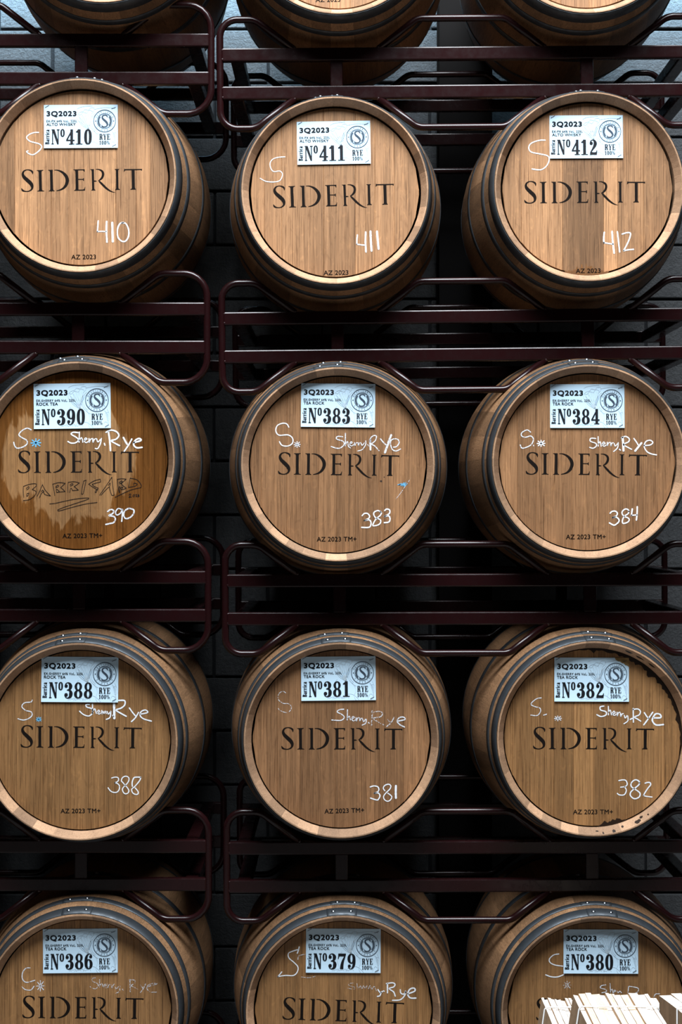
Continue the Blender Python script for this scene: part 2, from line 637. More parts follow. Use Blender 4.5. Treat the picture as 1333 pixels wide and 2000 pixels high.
def label_meshes():
    out = {}
    n, m = 6, 12
    vs, fs = [], []
    for s in (0, 1):
        for j in range(m + 1):
            z = -LH / 2 + LH * j / m
            for i in range(n + 1):
                vs.append((-LW / 2 + LW * i / n, -lift(z) + (0 if s == 0 else 0.0005), z))
    W = n + 1
    off = (m + 1) * W
    for j in range(m):
        for i in range(n):
            a = j * W + i
            fs.append((a, a + 1, a + W + 1, a + W))
            fs.append((off + a + W, off + a + W + 1, off + a + 1, off + a))
    edge = [i for i in range(W)] + [j * W + n for j in range(1, m + 1)] + [m * W + i for i in range(n - 1, -1, -1)] + [j * W for j in range(m - 1, 0, -1)]
    for k in range(len(edge)):
        a, b = edge[k], edge[(k + 1) % len(edge)]
        fs.append((a, off + a, off + b, b))
    out['paper'] = mesh('paper_label', vs, fs, M_PAPER)
    Y = -0.0009
    out['date'] = box_fit(sans('3Q2023', 0.040), 80, 165, 587, 268).build('printed_date', M_PRINT, Y, lift)
    for key, l1, x1, l2, x2 in (('px', 'EX-PX 64% VoL. 225L', 600, 'ALTO WHISKY', 575), ('tea', 'EX-SHERRY 64% VoL. 225L', 718, 'TEA ROCK', 428), ('rock', 'EX-SHERRY 64% VoL. 225L', 718, 'ROCK TEA', 428)):
        g = box_fit(sans(l1, 0.016), 78, 316, x1, 355)
        g.add(box_fit(sans(l2, 0.018), 78, 367, x2, 415))
        out[key] = g.build('printed_details', M_PRINT, Y, lift)
    # side word, read bottom to top
    t = fat_word('Barrica', .03)
    a, b, c, d = t.bounds()
    r = Flat()
    r.add(t, 1, 1, 0, 0, math.pi / 2)
    out['side'] = box_fit(r, 56, 478, 130, 728).build('printed_side_word', M_PRINT, Y, lift)
    g = box_fit(fat_word('RYE', .04), 972, 555, 1152, 657)
    g.add(box_fit(fat_word('100%', .05), 972, 672, 1147, 738))
    out['words'] = g.build('printed_grain_share', M_PRINT, Y, lift)
    # round emblem
    ex, ey = lab(1062, 337)
    e = Flat()
    u = LK
    e.ring(0, 0, 190 * u, 190 * u, 180 * u, 180 * u, 48)
    e.ring(0, 0, 132 * u, 132 * u, 126 * u, 126 * u, 40)
    e.ring(0, 0, 119 * u, 119 * u, 114 * u, 114 * u, 40)
    for sx in (-1, 1):
        for k in range(8):
            a0, a1 = math.radians(-46 + k * 11.5), math.radians(-46 + k * 11.5 + 10)
            am = (a0 + a1) / 2
            e.poly([(sx * 116 * u * math.cos(a0), 116 * u * math.sin(a0)), (sx * 78 * u * math.cos(am), 82 * u * math.sin(am)), (sx * 116 * u * math.cos(a1), 116 * u * math.sin(a1))])
        e.poly([(sx * 152 * u + dx * u, dz * u) for dx, dz in ((-11, 0), (0, 11), (11, 0), (0, -11))])
    Sx = [(48, 62, 10), (40, 86, 18), (10, 98, 12), (-28, 88, 20), (-40, 60, 26), (-22, 30, 30), (10, 2, 32), (38, -30, 32), (46, -62, 26), (24, -92, 16), (-14, -98, 14), (-42, -90, 18), (-50, -66, 6)]
    e.stroke([(x * u, y * u, w * u) for x, y, w in Sx], step=4, cap=False)
    for word, mid, span, flip in (('DESTILERIA', 90, 128, False), ('SIDERIT', -90, 104, True)):
        for i, ch in enumerate(word):
            t = i / (len(word) - 1) - .5
            a = math.radians(mid + (t * span if flip else -t * span))
            L = sans(ch, 0.0)
            b = L.bounds()
            k = 25 * u / .72
            q = Flat()
            q.add(L, k, k, -k * (b[0] + b[2]) / 2, -k * .36)
            e.add(q, 1, 1, 156 * u * math.cos(a), 156 * u * math.sin(a), a + (math.pi / 2 if flip else -math.pi / 2))
    g = Flat()
    g.add(e, 1, 1, ex, ey)
    out['emblem'] = g.build('printed_emblem', M_EMBLEM, Y, lift)
    # pale etched flower and leaves
    g = Flat()
    P = lambda pts, w: g.stroke([(*lab(x, y), w * LK) for x, y in pts], step=5, cap=False)
    rim = [(600, 300), (600, 235), (640, 190), (700, 170), (730, 140), (790, 150), (820, 115), (885, 118), (880, 170), (840, 210)]
    P(rim, 6)
    P([(610, 215), (650, 230), (700, 185), (760, 200), (800, 150), (860, 175)], 5)
    for x, y in ((600, 300), (620, 240), (670, 205), (720, 190), (770, 185), (820, 190), (850, 215), (835, 260)):
        P([(780, 470), ((x + 780) / 2 - 12, (y + 470) / 2 + 18), (x, y)], 4)
        P([(792, 470), ((x + 790) / 2 + 8, (y + 470) / 2 + 8), (x + 16, y + 22)], 3)
    P([(900, 200), (840, 270), (820, 360), (840, 450), (900, 520), (960, 560)], 7)
    P([(920, 215), (865, 280), (845, 360), (862, 440), (915, 500)], 4)
    P([(880, 500), (930, 560), (945, 640), (920, 720), (950, 790)], 5)
    P([(640, 440), (580, 520), (560, 600), (590, 700), (560, 770)], 4)
    P([(700, 760), (760, 700), (880, 690), (960, 740), (1000, 785)], 5)
    P([(1180, 500), (1235, 580), (1250, 680), (1210, 780)], 5)
    P([(1225, 480), (1262, 560), (1270, 650)], 4)
    P([(1150, 760), (1190, 690), (1240, 720), (1230, 780)], 4)
    P([(880, 140), (960, 125), (1060, 112), (1160, 115), (1240, 130)], 4)
    P([(600, 130), (660, 100), (760, 85), (860, 80)], 3)
    for k in range(9):
        P([(1190 + k * 7, 520 + k * 26), (1215 + k * 5, 535 + k * 26), (1250, 530 + k * 24)], 3)
        P([(470 + k * 40, 765 - (k % 3) * 14), (490 + k * 40, 748 - (k % 3) * 10), (515 + k * 40, 760 - (k % 2) * 16)], 3)
    out['art'] = g.build('printed_artwork', M_ART, Y + 0.0003, lift)
    for i, (x, y, dx, dy) in enumerate(((92, 85, 34, -20), (1215, 118, 36, -14), (1220, 755, 30, -16), (60, 735, -14, 0))):
        if i == 3:
            continue
        a, b = lab(x - dx, y - dy), lab(x + dx, y + dy)
        out['staple%d' % i] = tube_mesh('staple', [(a[0], -.0012 - lift(a[1]), a[1]), (b[0], -.0012 - lift(b[1]), b[1])], 0.00055, M_STAPLE, 6)
    return out


def number_mesh(num):
    g = box_fit(fat_word('N'), 163, 475, 300, 730)
    o = fat_word('o')
    g.add(box_fit(o, 313, 470, 388, 602))
    g.add(box_fit(fat_word(num, .07), 410, 474, 865 if '1' not in num else 845, 737))
    return g.build('printed_number', M_PRINT, -0.0009, lift)


# ------------------------------------------------------------------ barrel pieces
R0, RB, BL = 0.2885, 0.350, 0.95      # chime radius, belly radius, length
HEAD_Y, RI = 0.037, 0.2665            # head recess and inner chime radius


def RR(d):
    t = (d - BL / 2) / (BL / 2)
    return R0 + (RB - R0) * (1 - t * t)


ZC = RB   # barrel axis above the root


def stave_mesh(width_deg):
    """one stave standing at the top (angle 90 degrees), slightly rounded edges, bevelled ends"""
    n = 3
    half = math.radians(width_deg) / 2 - 0.0003
    angs = [-half + 2 * half * k / n for k in range(n + 1)]
    outer = [0.0, 0.012, 0.05, 0.11, 0.19, 0.29, 0.38, 0.475, 0.57, 0.66, 0.76, 0.84, 0.90, 0.938, BL]
    ring = [(0.075, RI + 0.001), (0.050, RI + .001), (0.030, RI), (0.0012, R0 - 0.0062), (0.0, R0 - 0.0050), (0.0, R0 - 0.0016)]
    prof = ring + [(0.002, R0 - 0.0002)] + [(d, RR(d)) for d in outer[1:-1]] + [(BL - .002, R0 - 0.0002), (BL, R0 - .0022), (BL, RI + .012), (BL - .018, RI), (BL - .075, RI - .004)]
    vs, fs, fm, sm = [], [], [], []
    for d, r in prof:
        for a in angs:
            vs.append((r * math.sin(a), d, r * math.cos(a)))
    W = n + 1
    for i in range(len(prof) - 1):
        end = i < 5 or i >= len(prof) - 4
        for k in range(n):
            a = i * W + k
            fs.append((a, a + 1, a + W + 1, a + W))
            fm.append(1 if end else 0)
            sm.append(6 <= i < len(prof) - 5)
    # edges of the stave (radial faces down to the inner side)
    for k, flip in ((0, 1), (n, 0)):
        idx = [i * W + k for i in range(len(prof))]
        m0 = len(vs)
        inner = []
        for i, (d, r) in enumerate(prof):
            if 9 <= i <= len(prof) - 8:
                a = angs[k]
                rr = r - 0.024
                inner.append(len(vs))
                vs.append((rr * math.sin(a), d, rr * math.cos(a)))
        o = idx[9:len(prof) - 7]
        for j in range(len(o) - 1):
            q = (o[j], o[j + 1], inner[j + 1], inner[j])
            fs.append(q if flip else q[::-1])
            fm.append(0)
            sm.append(False)
        q = tuple(idx[0:10] + [inner[0]])
        fs.append(q[::-1] if not flip else q)
        fm.append(1)
        sm.append(False)
        q = tuple([inner[-1]] + idx[len(prof) - 8:])
        fs.append(q[::-1] if not flip else q)
        fm.append(0)
        sm.append(False)
    me = mesh('stave', vs, fs, [M_STAVE, M_END], smooth=sm, fm=fm)
    nrm = []
    for p in me.polygons:
        for vi in p.vertices:
            if sm[p.index]:
                x, y, z = vs[vi]
                slope = -(RB - R0) * 2 * (y - BL / 2) / (BL / 2) ** 2
                l = math.hypot(x, z)
                nrm.append(Vector((x / l, -slope, z / l)).normalized())
            else:
                nrm.append(p.normal.copy())
    me.normals_split_custom_set(nrm)
    return me


def hoop_mesh(d0, d1, name='hoop', seg=96, a0=None, a1=None, t=0.0014, extra=0.0):
    """riveted steel band that follows the swell of the staves"""
    full = a0 is None
    prof = [(d0, RR(d0) + .0002 + extra), (d0, RR(d0) + t + extra), ((d0 + d1) / 2, RR((d0 + d1) / 2) + t + extra), (d1, RR(d1) + t + extra), (d1, RR(d1) + .0002 + extra)]
    vs, fs = [], []
    n = seg if full else seg + 1
    for i in range(n):
        a = 2 * math.pi * i / seg if full else a0 + (a1 - a0) * i / seg
        for d, r in prof:
            vs.append((r * math.sin(a), d, r * math.cos(a)))
    k = len(prof)
    for i in range(n if full else n - 1):
        j = (i + 1) % n
        for q in range(k - 1):
            fs.append((i * k + q, i * k + q + 1, j * k + q + 1, j * k + q))
    if not full:
        fs.append(tuple(range(k))[::-1])
        fs.append(tuple((n - 1) * k + q for q in range(k)))
    me = mesh(name, vs, fs, M_HOOP, smooth=True)
    for p in me.polygons:
        p.use_smooth = abs(p.normal.y) < 0.8
    return me


def dome_mesh():
    vs, fs = [], []
    for j in range(3):
        t = j / 3 * math.pi / 2
        for k in range(10):
            a = 2 * math.pi * k / 10
            vs.append((.0062 * math.cos(t) * math.cos(a), .0062 * math.cos(t) * math.sin(a), .0042 * math.sin(t)))
    vs.append((0, 0, .0042))
    for j in range(2):
        for k in range(10):
            fs.append((j * 10 + k, j * 10 + (k + 1) % 10, j * 10 + 10 + (k + 1) % 10, j * 10 + 10 + k))
    for k in range(10):
        fs.append((20 + k, 20 + (k + 1) % 10, 30))
    return mesh('rivet', vs, fs, M_RIVET, smooth=True)


def board_mesh(x0, x1, mat, R=RI - 0.0030, th=0.022):
    """one vertical board of the head, cut to the round"""
    x0, x1 = max(x0, -R * .9995), min(x1, R * .9995)
    xs = [x0 + (x1 - x0) * k / 7 for k in range(8)]
    top = [(x, math.sqrt(max(R * R - x * x, 0))) for x in xs]
    pts = [(x, -z) for x, z in top] + [(x, z) for x, z in reversed(top)]
    n = len(pts)
    e = 0.0011
    cx = (x0 + x1) / 2
    vs = [((x - e if x > cx else x + e) if k in (0, 7, 8, 15) else x, HEAD_Y, z + ZC) for k, (x, z) in enumerate(pts)]
    vs += [(x, HEAD_Y + .0012, z + ZC) for x, z in pts]
    vs += [(x, HEAD_Y + th, z + ZC) for x, z in pts]
    fs = [tuple(range(n))]
    for s in (0, n):
        for k in range(n):
            j = (k + 1) % n
            fs.append((s + k, s + n + k, s + n + j, s + j))
    fs.append(tuple(2 * n + k for k in reversed(range(n))))
    return mesh('head_board', vs, fs, mat)


def head_disc():
    n = 48
    R = RI - .001
    vs = [(R * math.sin(2 * math.pi * k / n), y, ZC + R * math.cos(2 * math.pi * k / n)) for y in (BL - HEAD_Y - .02, BL - HEAD_Y) for k in range(n)]
    fs = [tuple(range(n))[::-1], tuple(range(n, 2 * n))] + [(k, (k + 1) % n, n + (k + 1) % n, n + k) for k in range(n)]
    return mesh('back_head', vs, fs, M_HEAD)


STAVES = {w: stave_mesh(w) for w in (11.0, 13.0, 14.5)}
RIVET = dome_mesh()
BACK = head_disc()
BRAND = brand_word().build('burnt_lettering', M_INK)
LABEL = label_meshes()
HOOPSETS = {'wide': [(.0025, .052), (.100, .130), (.30, .332)], 'close': [(.0025, .047), (.070, .094), (.29, .322)], 'mid': [(.0025, .048), (.084, .112), (.29, .322)]}
HOOP = {}
LAP = {}
for kind, hs in HOOPSETS.items():
    for i, (a, b) in enumerate(hs):
        HOOP[kind, i] = hoop_mesh(a, b)
        LAP[kind, i] = hoop_mesh(a + .0012, b - .0012, 'hoop_lap', 10, -.155, .15, extra=.0013)
        HOOP[kind, 5 - i] = hoop_mesh(BL - b, BL - a, seg=72)


def stamp_mesh(word):
    w = 48.5 if 'TM' not in word else 78.0
    k = 1.0074 / S
    g = sans(word, 0.020).fit(-w / 2 * k, -4.6 * k, w / 2 * k, 4.6 * k)
    return g.build('stamped_text', M_INK)


STAMP = {w: stamp_mesh(w) for w in ('AZ 2023', 'AZ 2023 TM+')}

CHALKS = {}
def put(num, name, mat, x0, y0, s, strokes):
    CHALKS.setdefault(num, []).append((name, mat, x0, y0, s, strokes))


def star(cx, cy, rx, ry, w):
    return [(w, [(cx, cy - ry), (cx, cy), (cx, cy + ry)]), (w, [(cx - rx, cy + 2), (cx, cy), (cx + rx, cy)]),
            (w, [(cx - rx * .75, cy - ry * .7), (cx, cy), (cx + rx * .85, cy + ry * .75)]), (w, [(cx + rx * .8, cy - ry * .8), (cx, cy), (cx - rx * .7, cy + ry * .75)])]


put('410', 'chalk_initial', M_CHALK, 30, 240, 5.332, [(13, [(243, 100), (190, 103), (140, 125), (118, 155), (150, 190), (200, 205), (250, 220), (274, 245), (262, 275), (225, 310), (182, 332), (140, 320), (118, 300), (132, 292)])])
put('410', 'chalk_number', M_CHALK, 30, 240, 5.332, [(15, [(864, 1020), (860, 1075), (856, 1130)]), (14, [(856, 1132), (900, 1130), (945, 1132)]), (21, [(952, 1028), (950, 1130), (955, 1240)]), (25, [(1010, 1040), (1013, 1140), (1016, 1235)]),
    (16, [(1130, 1038), (1090, 1050), (1065, 1110), (1070, 1190), (1110, 1232), (1150, 1230), (1180, 1180), (1180, 1110), (1150, 1048), (1110, 1043)])])
put('411', 'chalk_initial', M_CHALK, 490, 290, 4.761, [(9, [(318, 78), (260, 82), (205, 100), (180, 140), (190, 190), (218, 215), (270, 210), (295, 235), (285, 280), (258, 305), (200, 312), (140, 305), (88, 278)])])
put('411', 'chalk_number', M_CHALK, 490, 290, 4.761, [(14, [(993, 805), (988, 850), (987, 888)]), (13, [(987, 890), (1020, 895), (1060, 900)]), (18, [(1070, 778), (1068, 870), (1073, 962)]), (21, [(1115, 772), (1118, 860), (1125, 952)]), (21, [(1175, 772), (1182, 850), (1190, 934)])])
put('412', 'chalk_initial', M_CHALK, 1010, 250, 5.332, [(13, [(296, 127), (230, 130), (150, 160), (125, 205), (150, 250), (240, 270), (320, 290), (338, 330), (310, 395), (250, 435), (160, 427)])])
put('412', 'chalk_number', M_CHALK, 1010, 250, 5.332, [(18, [(912, 1088), (906, 1145), (908, 1193)]), (15, [(906, 1193), (960, 1203), (1005, 1210)]), (21, [(993, 1078), (1000, 1180), (1015, 1302)]), (16, [(1048, 1080), (1060, 1180), (1072, 1292)]),
    (16, [(1098, 1105), (1150, 1090), (1184, 1097), (1175, 1150), (1145, 1220), (1114, 1276)]), (16, [(1114, 1278), (1165, 1268), (1215, 1264)])])
put('390', 'chalk_initial', M_CHALK2, 15, 825, 4.761, [(13, [(218, 68), (180, 54), (130, 80), (105, 115), (130, 140), (175, 165), (182, 195), (150, 225), (90, 240), (65, 215), (57, 185)])])
put('390', 'chalk_star', M_BLUE, 15, 825, 4.761, star(262, 190, 44, 36, 13))
put('390', 'chalk_note', M_CHALK, 15, 825, 4.761, [(14, [(655, 95), (610, 92), (592, 110), (640, 140), (660, 165), (630, 190), (590, 192), (562, 178)]), (11, [(668, 90), (666, 140), (665, 185)]), (11, [(665, 170), (688, 142), (700, 185)]),
    (11, [(712, 168), (738, 155), (724, 145), (712, 170), (730, 188), (750, 178)]), (11, [(757, 150), (758, 188), (770, 160), (786, 150)]), (11, [(793, 150), (794, 186), (806, 160), (822, 150)]), (11, [(828, 152), (840, 182), (862, 160)]),
    (12, [(872, 150), (862, 200), (838, 243), (816, 242)]), (13, [(900, 195), (905, 212)]), (18, [(938, 88), (950, 170), (957, 262)]), (16, [(915, 92), (960, 72), (1010, 85), (1035, 120), (1010, 155), (965, 170), (1000, 195), (1040, 215)]),
    (18, [(1078, 142), (1095, 175), (1112, 203)]), (15, [(1155, 155), (1125, 210), (1085, 268)]), (17, [(1172, 188), (1240, 168), (1225, 150), (1190, 165), (1172, 205), (1200, 235), (1250, 232)])])
put('390', 'chalk_number', M_CHALK2, 30, 920, 5.127, [(17, [(925, 405), (955, 385), (985, 395), (975, 425), (938, 445), (985, 455), (1003, 480), (985, 515), (950, 525), (908, 534)]), (14, [(1065, 385), (1030, 375), (1005, 410), (1015, 440), (1050, 425), (1070, 388)]), (15, [(1073, 385), (1072, 440), (1066, 503)]),
    (17, [(1140, 372), (1100, 395), (1085, 440), (1105, 475), (1150, 465), (1185, 425), (1185, 388), (1140, 372)])])
_k = 6.5
put('390', 'ink_signature', M_MARKER, 30, 920, 5.127, [(_k, p) for p in (
    [(85, 262), (80, 205), (82, 152)], [(82, 152), (150, 130), (205, 127), (208, 150), (170, 183)], [(170, 185), (206, 203), (195, 245), (140, 285), (80, 295)], [(110, 175), (130, 155), (138, 168), (115, 188)], [(118, 225), (135, 220), (130, 240), (116, 252), (118, 225)],
    [(220, 250), (248, 192), (272, 135)], [(272, 135), (300, 190), (352, 248)], [(352, 248), (300, 235), (280, 208)], [(280, 206), (262, 225), (240, 268)], [(262, 205), (275, 190), (288, 207)],
    [(395, 243), (388, 190), (375, 130)], [(375, 130), (440, 115), (500, 122)], [(500, 122), (475, 145), (455, 165)], [(455, 165), (480, 185), (498, 205)], [(498, 205), (455, 208), (415, 214)], [(415, 214), (412, 180), (440, 202)], [(405, 158), (425, 140), (434, 152), (408, 166)],
    [(528, 212), (525, 160), (530, 112)], [(530, 112), (590, 106), (642, 118)], [(642, 118), (615, 138), (590, 155)], [(590, 155), (615, 175), (632, 190)], [(632, 190), (600, 193), (575, 195)], [(575, 195), (558, 170), (545, 213)], [(548, 138), (570, 124), (578, 136), (552, 150)],
    [(662, 225), (670, 170), (685, 100)], [(685, 100), (698, 94), (710, 90)], [(710, 90), (698, 150), (680, 225)], [(680, 225), (672, 232), (662, 226)],
    [(855, 108), (853, 94), (850, 80)], [(850, 80), (790, 98), (735, 130)], [(735, 130), (780, 162), (820, 185)], [(820, 182), (800, 205), (808, 216)], [(808, 216), (820, 195), (830, 170)], [(830, 170), (790, 152), (770, 132)], [(770, 132), (815, 118), (855, 108)],
    [(845, 240), (905, 155), (968, 60)], [(968, 60), (975, 140), (990, 238)], [(990, 238), (978, 244), (965, 240)], [(965, 240), (948, 185), (942, 155)], [(942, 155), (900, 195), (858, 242)], [(930, 142), (950, 120), (948, 146)],
    [(1040, 215), (1030, 150), (1022, 82)], [(1022, 82), (1066, 76), (1110, 80)], [(1110, 80), (1080, 108), (1060, 125)], [(1060, 125), (1085, 150), (1112, 170)], [(1112, 170), (1080, 184), (1062, 184)], [(1062, 184), (1042, 155), (1046, 212)], [(1040, 115), (1065, 98), (1072, 110), (1045, 126)], [(1060, 165), (1078, 160), (1072, 176)],
    [(1135, 165), (1142, 118), (1150, 70)], [(1150, 70), (1220, 88), (1262, 140), (1258, 165)], [(1258, 165), (1150, 192), (1000, 262)], [(1140, 162), (1200, 150), (1222, 130), (1188, 120), (1186, 142)],
    [(1138, 238), (1155, 228), (1154, 245), (1138, 262), (1165, 258)], [(1186, 235), (1178, 250), (1190, 256), (1196, 240), (1186, 235)], [(1205, 236), (1218, 235), (1208, 255), (1222, 252)], [(1228, 235), (1240, 240), (1230, 245), (1242, 252), (1228, 258)],
    [(345, 328), (400, 322), (500, 300), (600, 280), (690, 270), (735, 269)], [(735, 269), (725, 283), (600, 325), (480, 365), (425, 388)], [(425, 388), (440, 398), (560, 365), (700, 330), (820, 314)])])
put('383', 'chalk_initial', M_CHALK, 530, 815, 4.937, [(12, [(170, 95), (150, 64), (110, 58), (60, 80), (45, 130), (75, 172), (160, 170), (205, 200), (205, 250), (160, 277), (105, 270), (80, 235)])])
put('383', 'chalk_star', M_CHALK2, 530, 815, 4.937, star(250, 262, 30, 28, 9))
put('383', 'chalk_note', M_CHALK2, 530, 815, 4.937, [(12, [(690, 188), (640, 185), (632, 210), (690, 230), (705, 260), (670, 295), (630, 298), (580, 282)]), (11, [(717, 155), (716, 220), (715, 275)]), (10, [(715, 268), (736, 232), (745, 278), (766, 296)]),
    (9, [(757, 258), (782, 246), (770, 236), (757, 263), (776, 276), (796, 265)]), (9, [(805, 245), (808, 275), (816, 252), (830, 245)]), (9, [(838, 245), (842, 272), (850, 250), (862, 245)]), (10, [(866, 248), (878, 270), (900, 247)]), (10, [(912, 228), (912, 262), (880, 310), (835, 325)]), (10, [(932, 264), (945, 278)]),
    (20, [(955, 215), (957, 265), (959, 312)]), (12, [(950, 240), (960, 203), (985, 178), (1015, 182), (1005, 225), (970, 258), (1000, 277), (1040, 322)]), (13, [(1055, 208), (1085, 245), (1110, 268)]), (23, [(1158, 172), (1126, 260), (1098, 340)]),
    (12, [(1152, 262), (1156, 225), (1185, 208), (1222, 214), (1235, 245), (1210, 282), (1180, 288)]), (12, [(1152, 262), (1168, 308), (1205, 325), (1250, 305)])])
put('383', 'chalk_scribble', M_BLUE, 690, 920, 9.521, [(15, [(832, 255), (880, 240), (850, 265), (905, 230), (890, 275), (950, 215), (920, 280), (985, 210), (950, 285), (1010, 235)])])
put('383', 'chalk_stroke', M_CHALK3, 690, 920, 9.521, [(12, [(795, 525), (900, 390), (1000, 240), (1075, 135)])])
put('383', 'chalk_number', M_CHALK, 690, 920, 9.521, [(27, [(170, 830), (210, 790), (270, 790), (308, 838), (288, 882), (205, 920)]), (28, [(205, 920), (300, 908), (335, 960), (320, 1030), (270, 1050), (158, 1047)]), (27, [(520, 770), (470, 735), (400, 760), (385, 810), (425, 870), (500, 900), (515, 950), (470, 1000), (372, 1016), (390, 950), (440, 880), (500, 830), (528, 782), (505, 748)]),
    (28, [(590, 735), (625, 707), (680, 725), (675, 790), (585, 843)]), (30, [(585, 843), (665, 835), (688, 890), (665, 948), (582, 960)])])
put('384', 'chalk_initial', M_CHALK2, 1010, 825, 4.761, [(11, [(128, 90), (95, 70), (48, 95), (45, 125), (80, 138), (130, 127), (155, 155), (140, 200), (105, 225), (50, 240), (33, 210)]), (9, [(155, 212), (158, 220)])])
put('384', 'chalk_star', M_CHALK, 1010, 825, 4.761, star(226, 195, 36, 29, 11))
put('384', 'chalk_note', M_CHALK, 1010, 825, 4.761, [(11, [(735, 150), (690, 148), (685, 175), (735, 195), (740, 220), (710, 240), (678, 232)]), (10, [(757, 132), (758, 180), (758, 222)]), (10, [(758, 202), (776, 180), (785, 222)]), (10, [(796, 205), (822, 197), (808, 182), (796, 205), (812, 222), (830, 212)]),
    (10, [(842, 185), (842, 218), (850, 197), (864, 186)]), (10, [(875, 188), (875, 220), (883, 198), (897, 188)]), (10, [(906, 195), (916, 220), (938, 197)]), (11, [(944, 188), (938, 235), (902, 270)]), (12, [(955, 250), (965, 258)]), (23, [(985, 138), (990, 200), (993, 262)]), (13, [(975, 145), (1010, 130), (1045, 150), (1040, 180), (992, 205), (1030, 230), (1068, 250)]),
    (13, [(1090, 150), (1115, 185), (1130, 210)]), (20, [(1160, 192), (1130, 230), (1102, 264)]), (13, [(1185, 215), (1240, 210), (1266, 187), (1240, 166), (1200, 180), (1186, 225), (1210, 270), (1250, 292), (1300, 302)])])
put('384', 'chalk_number', M_CHALK, 1180, 975, 14.81, [(44, [(185, 405), (240, 355), (330, 345), (392, 400), (365, 480), (250, 532)]), (46, [(250, 532), (350, 515), (428, 570), (440, 640), (370, 715), (290, 750), (165, 685)]), (42, [(735, 360), (700, 300), (620, 285), (540, 350), (535, 430), (600, 500), (700, 540), (738, 600), (680, 670), (560, 698), (540, 620), (590, 500), (700, 420), (738, 340)]),
    (52, [(825, 285), (810, 400), (802, 465)]), (44, [(802, 465), (880, 460), (960, 455)]), (50, [(970, 220), (965, 400), (945, 600)])])
put('388', 'chalk_initial', M_CHALK2, 25, 1360, 4.761, [(11, [(182, 35), (168, 53), (110, 60), (85, 95), (120, 130), (172, 145), (178, 180), (140, 210), (95, 220), (48, 208)])])
put('388', 'chalk_star', M_BLUE, 25, 1360, 4.761, star(242, 213, 24, 21, 9))
put('388', 'chalk_note', M_CHALK, 25, 1360, 4.761, [(13, [(712, 75), (682, 78), (690, 100), (735, 115), (745, 150), (710, 182), (660, 170), (622, 138)]), (13, [(742, 68), (742, 120), (742, 163)]), (11, [(742, 150), (763, 115), (778, 160)]), (10, [(788, 150), (810, 142), (798, 128), (788, 150), (803, 165), (818, 155)]),
    (10, [(828, 130), (830, 165), (840, 138), (850, 160), (860, 136), (870, 160)]), (11, [(878, 140), (890, 165), (908, 142)]), (13, [(912, 140), (905, 195), (870, 214)]), (13, [(930, 176), (938, 188)]), (25, [(942, 56), (944, 130), (945, 203)]), (16, [(985, 38), (1040, 40), (1042, 78), (1010, 108), (962, 128), (1010, 160), (1056, 185)]),
    (14, [(1085, 108), (1115, 150), (1140, 180)]), (14, [(1170, 150), (1140, 200), (1105, 234)]), (14, [(1190, 165), (1255, 150), (1235, 127), (1195, 142), (1186, 180), (1220, 210), (1290, 230)])])
put('388', 'chalk_number', M_CHALK, 200, 1505, 14.81, [(34, [(270, 215), (360, 190), (440, 197), (473, 245), (450, 310), (360, 350)]), (36, [(360, 350), (440, 375), (495, 440), (490, 540), (430, 620), (330, 630), (240, 590), (170, 500)]), (36, [(665, 430), (600, 350), (552, 290), (590, 200), (680, 162), (760, 200), (770, 280), (720, 370), (640, 450), (582, 540), (620, 640), (680, 672), (750, 640), (768, 570), (720, 490), (670, 440)]),
    (42, [(870, 455), (865, 340), (910, 215), (980, 190), (1115, 192)]), (38, [(1115, 192), (1080, 290), (950, 450), (852, 540), (880, 640), (960, 688), (1030, 675), (1032, 600), (950, 500)])])
put('381', 'chalk_initial', M_CHALK3, 530, 1340, 4.761, [(9, [(135, 62), (105, 48), (70, 75), (68, 125), (110, 160), (165, 165), (188, 200), (170, 235), (135, 245), (90, 230), (65, 208)])])
put('381', 'chalk_note', M_CHALK2, 530, 1340, 4.761, [(12, [(675, 215), (635, 220), (615, 240), (660, 265), (680, 290), (650, 318), (565, 315)]), (11, [(710, 220), (709, 270), (708, 315)]), (10, [(708, 300), (728, 280), (738, 315)]), (10, [(750, 303), (774, 293), (760, 282), (750, 305), (766, 325), (782, 315)]), (10, [(790, 290), (793, 325), (803, 300), (816, 292)]),
    (10, [(822, 295), (826, 328), (835, 303), (846, 298)]), (10, [(850, 305), (860, 330), (878, 308)]), (11, [(886, 310), (880, 345), (848, 362)]), (10, [(905, 338), (912, 345)]), (13, [(1180, 325), (1245, 310), (1230, 288), (1190, 295), (1174, 330), (1200, 360), (1240, 380)])])
put('381', 'chalk_word', M_CHALK3, 530, 1340, 4.761, [(13, [(940, 230), (938, 300), (935, 365)]), (11, [(935, 245), (1000, 235), (1036, 252), (1018, 285), (950, 300), (1000, 335), (1045, 360)]), (12, [(1085, 312), (1098, 326), (1112, 340)]), (12, [(1145, 290), (1115, 340), (1075, 375)])])
put('381', 'chalk_number', M_CHALK, 710, 1520, 14.81, [(40, [(205, 250), (300, 222), (410, 240), (452, 310), (425, 385), (318, 430)]), (42, [(318, 430), (430, 425), (483, 500), (450, 590), (395, 628), (210, 572)]), (36, [(625, 360), (580, 290), (620, 210), (730, 172), (798, 220), (770, 310), (660, 420), (590, 520), (610, 610), (690, 663), (770, 640), (828, 545), (780, 480), (710, 430)]),
    (68, [(945, 220), (940, 400), (945, 570)])])
put('382', 'chalk_initial', M_CHALK2, 1030, 1350, 4.761, [(10, [(132, 62), (90, 70), (45, 105), (42, 128), (80, 145), (120, 157), (125, 190), (95, 225), (35, 222)]), (11, [(155, 222), (170, 218), (182, 213)])])
put('382', 'chalk_star', M_CHALK2, 1030, 1350, 4.761, star(287, 252, 33, 23, 9))
